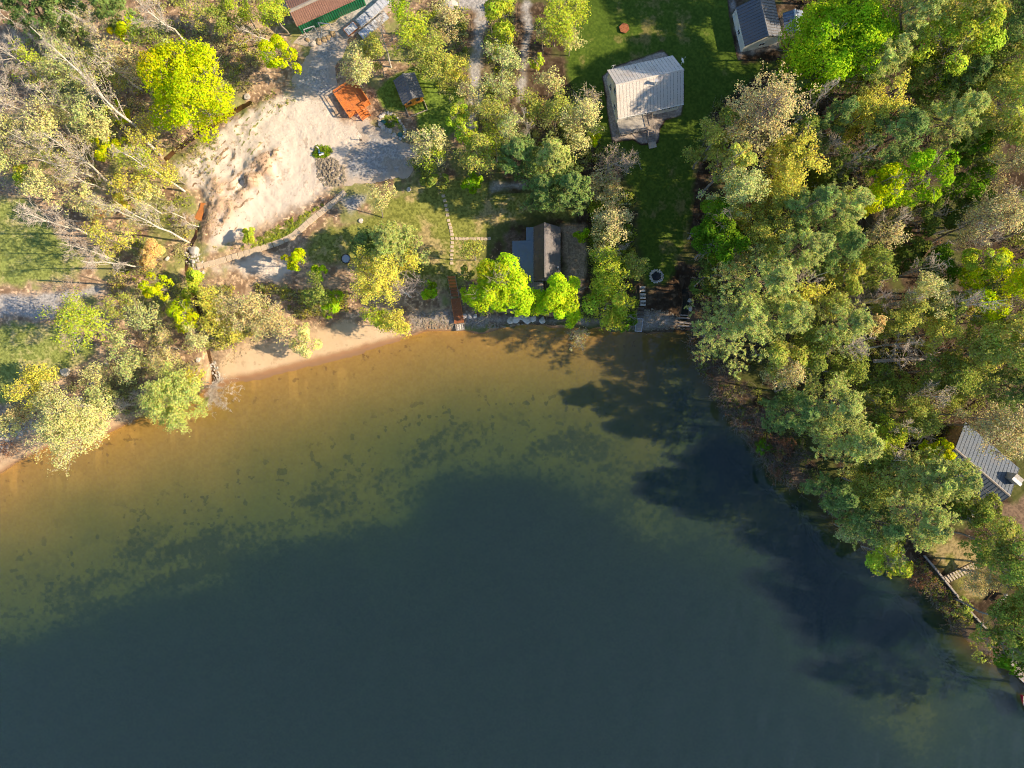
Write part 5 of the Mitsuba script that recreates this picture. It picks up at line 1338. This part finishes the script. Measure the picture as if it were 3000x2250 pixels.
    (A_, 2760, 1090, 66, 11, 'moss', 'moss tree right of the upper fallen trunk', dict(dens=1.1)),
    (A_, 2830, 1140, 60, 11, 'olive', 'olive tree above the left gable of the big roof', dict(dens=1.2)),
    (P_, 2960, 1140, 58, 14, 'pine', 'green pine at the right edge above the big roof'),
    (M_, 2570, 1120, 72, 8, 'moss', 'low moss green tree below the upper fallen trunk', dict(dens=0.7)),
    (M_, 2660, 1150, 66, 8, 'olive', 'low olive tree in the clearing below the upper fallen trunk', dict(dens=0.6)),
    (M_, 2560, 1220, 60, 8, 'moss', 'low moss tree left of the lower fallen trunks', dict(dens=0.7)),
    (A_, 2690, 1225, 60, 10, 'olive', 'olive tree above the lower fallen trunks', dict(dens=1.2)),
    (M_, 2520, 1160, 50, 8, 'olive', 'low olive tree right of the sunlit shore pine', dict(dens=0.7)),
    (A_, 2470, 1085, 56, 9, 'moss', 'moss tree below the pine with bare limbs', dict(dens=1.1)),
    (A_, 2320, 1085, 62, 12, 'buff', 'buff tree with a leaning grey trunk above the shore pines', dict(base_at=(2270, 1148), dens=0.9)),
    (P_, 2425, 1190, 84, 17, 'palepine', 'sunlit shore pine, largest of three below the buff leaning tree'),
    (P_, 2320, 1205, 56, 15, 'pine', 'shore pine with broken limbs, leftmost of three'),
    (P_, 2490, 1290, 72, 16, 'palepine', 'sunlit shore pine, lowest of three'),
    (S_, 2215, 1215, 52, 4, 'grey', 'dark leafless brush on the shore left of the shore pines', dict(twig=(0.15, 0.12, 0.11))),
    (S_, 2130, 1110, 50, 3.5, 'grey', 'dark leafless brush on the shore below the overhanging pine', dict(twig=(0.15, 0.12, 0.11))),
    (S_, 2180, 1150, 44, 4, 'grey', 'dark leafless brush in the middle of the wooded shore', dict(twig=(0.16, 0.13, 0.11))),
    (S_, 2285, 1310, 48, 4, 'rust', 'dark reddish brush leaning over the shaded water'),
    (S_, 2345, 1330, 46, 5, 'grey', 'dark brush under the sunlit shore pines', dict(twig=(0.17, 0.13, 0.12))),
    (S_, 2265, 1385, 32, 3, 'rust', 'rust brown bush hanging in the shaded water'),
    (S_, 2232, 1310, 26, 3, 'deep', 'small green bush at the shaded water edge', dict(dens=0.35)),
    (A_, 2590, 1280, 50, 9, 'lime', 'lime tree left of the lower fallen trunks', dict(dens=1.2)),
    (M_, 2742, 1310, 36, 10, 'maple', 'small bright yellow tree by the corner of the big roof', dict(dens=0.8)),
    (P_, 2762, 1395, 78, 15, 'palepine', 'wide pale pine leaning over the left end of the big roof'),
    (P_, 2695, 1400, 72, 15, 'palepine', 'pale pine left of the wide pale roof pine'),
    (P_, 2440, 1450, 50, 13, 'pine', 'narrow pine on the shore with a white dead top'),
    (A_, 2545, 1420, 66, 10, 'olive', 'olive tree between the narrow shore pine and the roof pines', dict(dens=1.2)),
    (M_, 2580, 1360, 56, 9, 'moss', 'moss tree above the big yellow shore pine', dict(dens=0.8)),
    (P_, 2665, 1515, 104, 17, 'palepine', 'big yellow-green shore pine above the timber wall'),
    (P_, 2560, 1530, 66, 14, 'pine', 'green shore pine left of the big yellow-green one'),
    (M_, 2600, 1635, 58, 9, 'lime', 'round green tree overhanging the water above the timber wall', dict(dens=0.9)),
    (A_, 2490, 1555, 40, 8, 'sage', 'thin sage tree on the shore left of the round green tree'),
    (M_, 2872, 1490, 54, 10, 'moss', 'moss green tree in front of the big roof', dict(dens=0.9)),
    (M_, 2805, 1485, 44, 10, 'dark', 'dark tree in the shade of the big roof', dict(dens=0.8)),
    (A_, 2930, 1262, 92, 15, 'buff', 'large twiggy buff tree over the big roof', dict(dens=0.5, twig=(0.42, 0.35, 0.29))),
    (A_, 2850, 1225, 40, 13, 'buff', 'bare limbed tree over the left gable of the big roof', dict(dens=0.4)),
    (M_, 2935, 1610, 84, 15, 'moss', 'moss green tree at the right edge above the shore stairs', dict(dens=0.9)),
    (A_, 2880, 1695, 52, 8, 'buff', 'buff tree right of the shore stairs', dict(dens=1.1)),
    (M_, 2965, 1835, 82, 15, 'moss', 'moss green tree at the right edge above the dock', dict(dens=0.9)),
    (M_, 2985, 1730, 56, 13, 'olive', 'olive tree at the right edge between stairs and dock', dict(dens=0.8)),
    (M_, 2965, 1920, 52, 9, 'deep', 'dark green tree at the right edge beside the dock', dict(dens=0.8)),
    (S_, 2818, 1782, 34, 3, 'moss', 'green bush on the timber wall', dict(dens=0.45)),
    (S_, 2690, 1705, 38, 2.5, 'rust', 'rust coloured brush below the timber wall'),
    (S_, 2800, 1840, 46, 3, 'grey', 'grey brush below the timber wall', dict(twig=(0.18, 0.15, 0.13))),
    (S_, 2870, 1885, 46, 3.5, 'olive', 'olive brush at the lower end of the timber wall', dict(dens=0.5)),
    # --- trees just outside the frame whose shadows fall into it
    (M_, 2520, -150, 110, 17, 'green', 'green tree beyond the top edge above the white house'),
    (M_, 2690, -180, 120, 18, 'moss', 'moss green tree beyond the top edge above the huge green maple'),
    (M_, 3190, 1960, 110, 17, 'moss', 'moss green tree beyond the right edge behind the dock'),
    (P_, 3270, 2130, 96, 18, 'pine', 'pine beyond the right edge below the red boat'),
    (M_, 3160, 1730, 100, 17, 'olive', 'olive tree beyond the right edge behind the shore stairs'),
    (P_, 3150, 1050, 100, 19, 'pine', 'pine beyond the right edge beside the large yellow tree'),
    (M_, 3140, 640, 100, 18, 'olive', 'olive tree beyond the right edge in the middle of the east wood'),
]

# ------------------------------------------------------------------ trees and bushes
scene['foliage'] = {'type': 'principledthin', 'base_color': {'type': 'mesh_attribute', 'name': 'vertex_color'}, 'roughness': 0.55,
                    'diff_trans': 0.6, 'spec_trans': 0.0, 'eta': 1.35}
proc_mat('bark_grey', lambda p, n, uv: mikit.mix((0.20, 0.175, 0.15), (0.34, 0.30, 0.26), mikit.fbm(p.x * 3, p.y * 3, p.z * 1.5, 3)), 0.9, 0.2)
proc_mat('bark_white', lambda p, n, uv: mikit.mix((0.62, 0.57, 0.50), (0.30, 0.27, 0.24), mikit.smoothstep(0.55, 0.75, mikit.fbm(p.x * 2, p.y * 2, p.z * 3, 3))), 0.85, 0.2)
proc_mat('bark_brown', lambda p, n, uv: mikit.mix((0.11, 0.08, 0.06), (0.22, 0.17, 0.13), mikit.fbm(p.x * 3, p.y * 3, p.z * 1.5, 3)), 0.9, 0.2)

TONE = {  # leaf colours, linear
    'maple': (0.60, 0.70, 0.012), 'limegreen': (0.54, 0.72, 0.025), 'midgreen': (0.40, 0.60, 0.022), 'green': (0.36, 0.56, 0.02), 'deep': (0.14, 0.28, 0.018),
    'lime': (0.52, 0.62, 0.06), 'palelime': (0.60, 0.66, 0.19), 'olive': (0.50, 0.53, 0.11), 'moss': (0.33, 0.40, 0.08), 'gold': (0.76, 0.71, 0.12),
    'orange': (0.74, 0.55, 0.22), 'buff': (0.70, 0.61, 0.28), 'cream': (0.74, 0.72, 0.29), 'sage': (0.60, 0.65, 0.25), 'pine': (0.30, 0.41, 0.13),
    'palepine': (0.55, 0.61, 0.20), 'darkpine': (0.16, 0.26, 0.085), 'dark': (0.16, 0.22, 0.04), 'rust': (0.32, 0.15, 0.08), 'grey': (0.46, 0.40, 0.35)}


def tone_up(c, n, r, spread=0.22):
    k = 1 + spread * r.normal(size=(n, 1))
    hue = 1 + 0.10 * r.normal(size=(n, 3))
    return np.clip(np.asarray(c)[None] * np.clip(k, 0.45, 1.7) * hue, 0.004, 0.85)


def quads(P, Nrm, L, Wd, r, axis=None):
    """Small leaf faces at P, facing Nrm, L long and Wd wide."""
    n = len(P)
    a = r.normal(size=(n, 3)) if axis is None else axis
    a = a - (a * Nrm).sum(1, keepdims=True) * Nrm
    a /= np.linalg.norm(a, axis=1, keepdims=True) + 1e-9
    b = np.cross(Nrm, a)
    L, Wd = np.broadcast_to(L, n)[:, None], np.broadcast_to(Wd, n)[:, None]
    v = np.stack([P - a * L / 2, P + b * Wd / 2 - a * L * 0.08 + Nrm * L * 0.10, P + a * L / 2, P - b * Wd / 2 - a * L * 0.08 + Nrm * L * 0.10], 1).reshape(-1, 3)
    i = np.arange(n) * 4
    f = np.vstack([np.stack([i, i + 1, i + 2], 1), np.stack([i, i + 2, i + 3], 1)])
    return v, f


def unit(a): return a / (np.linalg.norm(a, axis=-1, keepdims=True) + 1e-9)


def bent(A, B, k, r, sag=0.12, up=0.0, kink=0.03):
    """Curved polylines from the points A to the points B, k points each."""
    n = len(A)
    t = np.linspace(0, 1, k)[None, :, None]
    L = np.linalg.norm(B - A, axis=1)[:, None, None]
    off = r.normal(size=(n, 1, 3)) * L * sag
    off[..., 2] += (L[..., 0] * up)
    wob = np.sin(np.pi * t)
    P = A[:, None] * (1 - t) + B[:, None] * t + off * wob
    P[:, 1:-1] += r.normal(size=(n, k - 2, 3)) * L * kink
    return P


class Mesh:
    def __init__(self): self.v, self.f, self.c, self.n = [], [], [], 0

    def add(self, v, f, c):
        self.v.append(v); self.f.append(f + self.n); self.n += len(v)
        self.c.append(np.broadcast_to(c, (len(v), 3)))

    def out(self): return (np.vstack(self.v), np.vstack(self.f)), np.vstack(self.c)


def skeleton(base, top, crown, R, Rz, r, limbs, twigs, sub, steep=1.0, upness=0.35):
    """Trunk, limbs and twigs. Returns (trunk and limb polylines with radii, twig polylines with radii, twig tips)."""
    H = top[2] - base[2]
    rad = 0.0085 * H + 0.03
    trunk = bent(base[None], top[None], 8, r, 0.02, 0.0, 0.006)[0]
    TR = rad * np.linspace(1.0, 0.18, 8)
    # limb ends on the crown's shell
    d = unit(r.normal(size=(limbs, 3)) + np.array([0, 0, upness]))
    q = 0.55 + 0.42 * r.random((limbs, 1))
    E = crown + d * q * np.array([R, R, Rz])
    # they leave the trunk lower than they end
    drop = np.linalg.norm(E[:, :2] - crown[:2], axis=1) * (0.6 + 0.5 * r.random(limbs)) * steep + 0.1 * Rz
    zt = np.clip(E[:, 2] - drop, base[2] + 0.22 * H, top[2] - 0.05 * H)
    k = (zt - base[2]) / H
    A = np.stack([np.interp(zt, trunk[:, 2], trunk[:, i]) for i in range(3)], 1)
    LP = bent(A, E, 6, r, 0.06, 0.05, 0.018)
    LR = (rad * (0.34 - 0.18 * k))[:, None] * np.linspace(1, 0.22, 6)[None]
    # twigs leave the outer part of the limbs
    n = limbs * twigs
    li = np.repeat(np.arange(limbs), twigs)
    s = 0.35 + 0.65 * r.random(n)
    x = s * 5; i0 = np.minimum(x.astype(int), 4); w = (x - i0)[:, None]
    A2 = LP[li, i0] * (1 - w) + LP[li, i0 + 1] * w
    ld = unit(E - A)[li]
    d2 = unit(ld * 0.7 + r.normal(size=(n, 3)) * 0.65 + np.array([0, 0, 0.25]))
    B2 = A2 + d2 * (R * (0.20 + 0.25 * r.random(n)))[:, None]
    TP = bent(A2, B2, 4, r, 0.08, 0.04)
    TRr = np.repeat(np.linspace(0.030, 0.012, 4)[None], n, 0) * (0.7 + R / 8)
    m = n * sub
    if sub:
        ti = np.repeat(np.arange(n), sub)
        s3 = 0.25 + 0.75 * r.random((m, 1))
        A3 = A2[ti] * (1 - s3) + B2[ti] * s3
        d3 = unit(d2[ti] * 0.8 + r.normal(size=(m, 3)) * 0.6 + np.array([0, 0, 0.2]))
        B3 = A3 + d3 * (R * (0.08 + 0.12 * r.random(m)))[:, None]
        SP = bent(A3, B3, 3, r, 0.06)
        SR = np.repeat(np.linspace(0.016, 0.008, 3)[None], m, 0) * (0.7 + R / 8)
    else:
        SP, SR, B3 = None, None, B2
    return (trunk, TR, LP, LR), (TP, TRr, SP, SR), B3, B2


seed_ = [100]


def tree(kind, u, v, r_px, H, tone, label, cat='tree', lean=(0.0, 0.0), bark=None, dens=1.0, name=None, group=None, squash=1.0, twig=None, base_at=None):
    """One tree whose crown's middle the survey photograph shows at (u, v), r_px across in radius there."""
    seed_[0] += 1
    seed_[0] = int(abs(u) * 37 + abs(v) * 101 + r_px) % 99991
    r = np.random.default_rng(seed_[0])
    if u > 2040 and kind in 'maple airy pine bare' and H > 8:
        H *= 1.32
        if kind != 'bare': r_px, dens = r_px * 1.16, dens * (1.45 if kind == 'airy' else 1.1)
    elif 1100 < u < 1760 and v < 600 and kind == 'airy': dens *= 0.74
    elif u < 620 and v < 1000 and kind == 'airy': r_px, dens = r_px * 1.05, dens * 0.56
    zg = 1.4
    for _ in range(2):
        hc = H * (0.66 if kind != 'pine' else 0.60)
        P = W(u, v, zg + hc)
        zg = float(G(P[0] - lean[0], P[1] - lean[1]))
        zg = max(zg, 0.15)
    R = r_px * (CAM - zg - hc) / F3
    if base_at is not None:
        b_ = PG(*base_at); lean = (P[0] - b_[0], P[1] - b_[1]); zg = max(float(b_[2]), 0.15)
    crown = np.array([P[0], P[1], zg + hc])
    base = np.array([P[0] - lean[0], P[1] - lean[1], zg - 0.3])
    top = np.array([P[0] + 0.2 * lean[0], P[1] + 0.2 * lean[1], zg + H * 0.97])
    Rz = H * 0.33
    tc = TONE[tone]
    bark = bark or {'pine': 'bark_brown', 'bare': 'bark_white'}.get(kind, 'bark_grey')
    twc = np.array(twig if twig is not None else ((0.60, 0.53, 0.46) if bark == 'bark_white' else (0.38, 0.33, 0.27)))
    if tone == 'rust': twc = np.array((0.27, 0.15, 0.10))
    name = name or {'maple': 'leafy_tree', 'airy': 'budding_tree', 'bare': 'bare_tree', 'pine': 'pine_tree', 'bush': 'bush'}[kind]
    key = thing(name, label, cat, group)
    area = math.pi * R * R
    M = Mesh()
    wood = []
    if kind == 'pine':
        nb = int(np.clip(26 + 5.5 * R, 30, 64))
        t = np.sort(r.random(nb)) ** 0.85
        z = base[2] + H * (0.30 + 0.68 * t)
        az = np.arange(nb) * 2.39996 + r.normal(size=nb) * 0.5
        prof = np.clip(1.15 * (1 - t ** 1.7), 0.10, 1.0) * (0.72 + 0.40 * r.random(nb)) * np.where(t < 0.15, 0.8, 1.0)
        Lb = R * prof
        d = np.stack([np.cos(az), np.sin(az), 0.10 + 0.42 * t + 0.1 * r.normal(size=nb)], 1)
        A = np.stack([np.interp(z, [base[2], top[2]], [base[i], top[i]]) for i in range(3)], 1)
        E = A + d * Lb[:, None]
        BP = bent(A, E, 5, r, 0.04, -0.04)
        BR = (0.02 + 0.010 * Lb)[:, None] * np.linspace(1, 0.25, 5)[None]
        ns = 9
        bi = np.repeat(np.arange(nb), ns)
        s = np.tile(np.linspace(0.30, 0.98, ns), nb) + r.normal(size=nb * ns) * 0.03
        s = np.clip(s, 0.2, 1.0)
        x = s * 4; i0 = np.minimum(x.astype(int), 3); w = (x - i0)[:, None]
        A2 = BP[bi, i0] * (1 - w) + BP[bi, i0 + 1] * w
        side = np.stack([-np.sin(az), np.cos(az), az * 0], 1)[bi] * np.where(np.arange(nb * ns) % 2 == 0, 1, -1)[:, None]
        d2 = unit(unit(d)[bi] * (0.55 + 0.5 * r.random((nb * ns, 1))) + side * (0.35 + 0.55 * r.random((nb * ns, 1))) + np.array([0, 0, 0.22]) + r.normal(size=(nb * ns, 3)) * 0.15)
        L2 = (0.34 * Lb[bi] * (1.15 - 0.75 * s) + 0.30)
        B2 = A2 + d2 * L2[:, None]
        nt = 4
        ti = np.repeat(np.arange(nb * ns), nt)
        q = np.tile(np.linspace(0.35, 1.0, nt), nb * ns)[:, None]
        C = A2[ti] * (1 - q) + B2[ti] * q + r.normal(size=(len(ti), 3)) * 0.10
        nq = max(3, int(6 * dens))
        ci = np.repeat(np.arange(len(C)), nq)
        ax = unit(d2[ti][ci] * 0.75 + r.normal(size=(len(ci), 3)) * 0.55 + np.array([0, 0, 0.22]))
        outp = unit(C[ci] - np.stack([np.interp(C[ci][:, 2], [base[2], top[2]], [base[k2], top[k2]]) for k2 in range(2)] + [C[ci][:, 2] - 0.5 * R], 1))
        nr = unit(r.normal(size=(len(ci), 3)) * 0.40 + outp * 0.75 + np.array([0, 0, 0.35]))
        Lq = 0.34 + 0.20 * r.random(len(ci))
        Pq = C[ci] + ax * (Lq / 2)[:, None]
        v_, f_ = quads(Pq, nr, Lq, 0.10 + 0.05 * r.random(len(ci)), r, ax)
        bt = 1 + 0.12 * r.normal(size=nb)
        col = tone_up(tc, len(ci), r, 0.12) * np.clip(bt, 0.7, 1.35)[bi[ti[ci]]][:, None]
        M.add(v_, f_, np.repeat(col, 4, 0))
        tv, tf = tubes(np.stack([A2, (A2 + B2) / 2, B2], 1), np.repeat(np.array([[0.03, 0.02, 0.008]]), nb * ns, 0), 3)
        M.add(tv, tf, twc * 0.8)
        tr = bent(base[None], top[None], 8, r, 0.01)
        wood.append(tubes(tr, (0.011 * H + 0.06) * np.linspace(1, 0.08, 8)[None], 7))
        wood.append(tubes(BP, BR, 4))
    else:
        spec = {'maple': (16, 9, 0), 'airy': (18, 9, 3), 'bare': (22, 9, 5), 'bush': (14, 6, 2)}[kind]
        sc_ = np.clip(R / 4.0, 0.45, 1.5)
        limbs = max(6, int(spec[0] * sc_))
        if kind == 'bush':
            top[2] = zg + 0.75 * H
            if tone in ('grey', 'rust'): limbs = int(limbs * 2.2)
        (trunk, TR, LP, LR), (TP, TRr, SP, SR), tips, tw = skeleton(base, top, crown, R, Rz * squash, r, limbs, spec[1], spec[2],
                                                                  steep=1.9 if kind == 'bare' else 1.0, upness=0.45 if kind != 'bush' else 0.7)
        wood.append(tubes(trunk[None], TR[None], 7))
        wood.append(tubes(LP, LR, 4))
        tv, tf = tubes(TP, TRr, 3); M.add(tv, tf, twc)
        if SP is not None:
            tv, tf = tubes(SP, SR, 3); M.add(tv, tf, twc * 1.08)
        if kind in ('maple', 'bush') and not (kind == 'bush' and tone in ('grey', 'rust')):
            nl = max(15, int(21 * np.clip(R / 3.5, 0.7, 2.2)))
            d = unit(r.normal(size=(nl, 3)) + np.array([0, 0, 0.45]))
            q = 0.34 + 0.54 * r.random((nl, 1))
            C = crown + d * q * np.array([R, R, Rz * squash])
            rl = R * (0.20 + 0.22 * r.random(nl))
            n = int(area * 165 * dens)
            li = r.choice(nl, n, p=rl ** 2 / (rl ** 2).sum())
            dd = unit(r.normal(size=(n, 3)) + np.array([0, 0, 0.40]) + 0.5 * d[li])
            ragged = 0.80 + 0.42 * meshkit.noise(dd * 2.6 + li[:, None] * 3.1, 3)
            Pq = C[li] + dd * (rl[li] * ragged * (0.72 + 0.30 * r.random(n)))[:, None] * np.array([1, 1, 0.85])
            gap = meshkit.fbm(Pq * 0.62, 3, seed_[0])
            keep = gap > 0.40 + 0.06 * r.random(n)
            Pq, dd, li = Pq[keep], dd[keep], li[keep]
            n = len(Pq)
            nr = unit(dd * 1.0 + r.normal(size=(n, 3)) * 0.36 + np.array([0, 0, 0.35]))
            s = 0.19 + 0.14 * r.random(n)
            v_, f_ = quads(Pq, nr, s * 1.15, s * 0.95, r)
            lt = np.clip(1 + 0.13 * r.normal(size=nl), 0.65, 1.3)[:, None] * (1 + 0.05 * r.normal(size=(nl, 3)))
            col = tone_up(tc, n, r, 0.14) * lt[li]
            M.add(v_, f_, np.repeat(col, 4, 0))
        elif kind == 'airy':
            n = int(area * 92 * dens)
            pts = np.vstack([tips, tw, tips])
            i = r.integers(0, len(pts), n)
            cl = r.normal(size=(n, 3)) * (0.16 + 0.022 * R)
            Pq = pts[i] + cl
            out_ = unit((Pq - crown) / np.array([R, R, Rz]))
            nr = unit(r.normal(size=(n, 3)) * 0.45 + out_ * 0.6 + np.array([0, 0, 0.45]))
            s = 0.16 + 0.12 * r.random(n)
            v_, f_ = quads(Pq, nr, s * 1.2, s * 0.8, r)
            M.add(v_, f_, np.repeat(tone_up(tc, n, r, 0.17), 4, 0))
        elif dens > 0 and tone != 'grey':
            n = int(area * 18 * dens)
            i = r.integers(0, len(tips), n)
            Pq = tips[i] + r.normal(size=(n, 3)) * 0.15
            v_, f_ = quads(Pq, unit(r.normal(size=(n, 3)) + np.array([0, 0, 0.6])), 0.20, 0.14, r)
            M.add(v_, f_, np.repeat(tone_up(tc, n, r, 0.24), 4, 0))
    wv, wf, k = [], [], 0
    for a, b in wood:
        wv.append(a); wf.append(b + k); k += len(a)
    part(key, 'trunk' if kind != 'bush' else 'stem', (np.vstack(wv), np.vstack(wf)), bark, smooth=True)
    m, c = M.out()
    part(key, 'crown', m, 'foliage', color=c)
    return key


for row in TREES:
    tree(*row[:7], **(row[7] if len(row) > 7 else {}))

# ------------------------------------------------------------------ undergrowth, brush and tufts that nobody could count
def undergrowth(name, label, areas, n, tones, hmax, rad, leaves, seed, avoid=(), size=0.22, cat='undergrowth', twigs=0):
    r = np.random.default_rng(seed)
    polys = [Polygon(WL(a, 1.5)).buffer(0) for a in areas]
    U = shapely.union_all(polys)
    for a in avoid: U = U.difference(Polygon(WL(a, 1.5)).buffer(0))
    x0, y0, x1, y1 = U.bounds
    X = r.uniform(x0, x1, n * 6); Y = r.uniform(y0, y1, n * 6)
    k = shapely.contains_xy(U, X, Y)
    dens_ = meshkit.fbm(np.stack([X * 0.16, Y * 0.16, X * 0], -1), 3, seed)
    k &= dens_ > 0.36 + 0.18 * r.random(n * 6)
    X, Y = X[k][:n], Y[k][:n]
    n = len(X)
    h = hmax * (0.25 + 0.75 * r.random(n) ** 1.6)
    R = rad * (0.5 + 0.8 * r.random(n))
    C = np.stack([X, Y, np.maximum(G(X, Y), 0.05)], 1)
    i = np.repeat(np.arange(n), leaves)
    d = unit(r.normal(size=(len(i), 3)) + np.array([0, 0, 0.5]))
    P = C[i] + d * (R[i] * (0.35 + 0.65 * r.random(len(i))))[:, None] * np.stack([np.ones(len(i)), np.ones(len(i)), 0 * i + 0.2], 1)
    P[:, 2] = C[i, 2] + np.abs(d[:, 2]) * h[i] * (0.3 + 0.7 * r.random(len(i))) + 0.05
    s = size * (0.7 + 0.7 * r.random(len(i)))
    v, f = quads(P, unit(d * 0.4 + r.normal(size=P.shape) * 0.6 + np.array([0, 0, 0.6])), s * 1.2, s * 0.8, r)
    t = np.array([TONE[q] for q in tones])[r.integers(0, len(tones), n)]
    col = np.repeat(tone_up((1, 1, 1), len(i), r, 0.22) * t[i], 4, 0)
    M = Mesh(); M.add(v, f, col)
    if twigs:
        j = np.repeat(np.arange(n), twigs)
        d = unit(r.normal(size=(len(j), 3)) * [1, 1, 0.5] + np.array([0, 0, 0.7]))
        A = C[j] + np.array([0, 0, -0.05]) + r.normal(size=(len(j), 3)) * [0.3, 0.3, 0]
        B = A + d * (R[j] * 0.5 + h[j] * 0.9)[:, None]
        tv, tf = tubes(bent(A, B, 3, r, 0.1), np.repeat(np.array([[0.026, 0.018, 0.008]]), len(j), 0), 3)
        M.add(tv, tf, np.array((0.40, 0.34, 0.29)) * np.ones(3))
    m, c = M.out()
    key = thing(name, label, cat, None, 'stuff')
    scene[key] = mikit.ply(m, 'foliage', color=c)


EAST = [(2060, 330), (2330, 220), (2330, -120), (3200, -120), (3200, 1250), (2900, 1190), (2780, 1320), (2700, 1560), (2600, 1640), (2470, 1560), (2425, 1492), (2318, 1410), (2220, 1285), (2110, 1160), (2045, 1060), (2040, 985), (2030, 860), (2060, 600)]
undergrowth('undergrowth', 'mixed green undergrowth on the floor of the east wood', [EAST], 1000, ['moss', 'olive', 'moss', 'dark', 'olive', 'buff'], 2.6, 1.25, 50, 900, twigs=6)
undergrowth('undergrowth', 'brown leafless brush on the floor of the east wood', [EAST], 700, ['rust', 'dark'], 1.8, 0.9, 10, 901, twigs=14)
WEST = [(-120, -120), (860, -120), (830, 60), (780, 200), (690, 300), (600, 365), (480, 460), (520, 540), (585, 620), (580, 740), (560, 860), (600, 1010), (420, 1070), (330, 1010), (300, 860), (250, 720), (150, 600), (110, 540), (-120, 540)]
undergrowth('undergrowth', 'thin spring undergrowth and twigs on the floor of the west wood', [WEST], 900, ['sage', 'cream', 'lime', 'buff', 'cream', 'gold'], 1.6, 1.15, 30, 902, twigs=12)
undergrowth('undergrowth', 'pale brush on the west bank between lawn and water', [[(110, 1180), (320, 1070), (420, 1070), (560, 1050), (600, 1100), (560, 1150), (420, 1195), (320, 1240), (140, 1290)]], 380, ['buff', 'cream', 'sage'], 1.3, 0.8, 24, 903, twigs=12)
undergrowth('undergrowth', 'thin brush along the bank above the beach', [[(590, 860), (700, 830), (900, 850), (1180, 870), (1190, 925), (1000, 905), (800, 950), (640, 1020), (600, 1010)]], 520, ['buff', 'gold', 'olive', 'sage'], 1.3, 0.8, 30, 904, twigs=8)
GROVE = [(1180, -100), (1370, -100), (1360, 280), (1300, 300), (1330, 420), (1240, 520), (1200, 480), (1330, 300), (1180, 160)], [(1430, -100), (1510, -100), (1505, 320), (1660, 300), (1640, 0), (1570, -100), (1680, -100), (1650, 200), (1790, 480), (1800, 560), (1700, 600), (1560, 510), (1430, 500), (1400, 420), (1420, 300)]
undergrowth('undergrowth', 'low green growth under the middle grove', list(GROVE), 620, ['olive', 'lime', 'sage', 'moss', 'cream'], 1.5, 0.95, 40, 905, twigs=5)
undergrowth('undergrowth', 'green growth under the row right of the cabin', [[(1730, 600), (1850, 560), (1855, 800), (1870, 900), (1840, 960), (1690, 945), (1735, 800)]], 240, ['olive', 'moss', 'lime'], 1.5, 0.9, 44, 906)
undergrowth('undergrowth', 'dark leafless brush along the wooded shore', [[(2030, 985), (2050, 985), (2060, 1050), (2110, 1120), (2180, 1200), (2260, 1290), (2330, 1400), (2320, 1420), (2255, 1358), (2160, 1245), (2095, 1155), (2070, 1100)]], 420, ['dark', 'rust'], 1.9, 1.0, 14, 907, twigs=16)
undergrowth('garden_plants', 'green plants inside the stone ringed garden bed', [[(1130, 340), (1150, 335), (1165, 352), (1178, 375), (1160, 372), (1140, 375), (1125, 360)]], 26, ['green', 'moss'], 0.5, 0.45, 60, 908, size=0.13, cat='plants')
undergrowth('grass_patch', 'dark green grass patch around the blue and white stand', [[(918, 440), (930, 432), (960, 434), (975, 445), (960, 458), (925, 458)]], 60, ['green', 'moss', 'deep'], 0.5, 0.5, 60, 909, size=0.16, cat='grass')
undergrowth('weeds', 'weeds and dry stalks along the upper and left edge of the sandy lot', [[(700, 330), (740, 300), (800, 270), (860, 245), (880, 290), (800, 330), (720, 350)], [(520, 470), (560, 430), (640, 390), (650, 460), (600, 560), (530, 560)], [(610, 700), (600, 660), (660, 700), (700, 725), (640, 745)]], 260, ['olive', 'buff', 'moss', 'buff'], 0.4, 0.4, 16, 910, size=0.13, cat='weeds', twigs=6)
undergrowth('tall_grass', 'tall bright grass on the strip above the stone path', [[(700, 730), (760, 694), (830, 655), (920, 612), (955, 592), (890, 645), (845, 688), (760, 722)]], 150, ['moss', 'olive', 'moss', 'lime'], 0.35, 0.4, 30, 911, size=0.14, cat='grass')
undergrowth('shore_brush', 'brush below the timber wall at the water', [[(2650, 1660), (2706, 1640), (2763, 1705), (2830, 1788), (2885, 1850), (2930, 1950), (2890, 1930), (2825, 1875), (2740, 1745), (2680, 1685)]], 200, ['rust', 'dark', 'olive'], 1.1, 0.8, 20, 912, twigs=12, cat='brush')
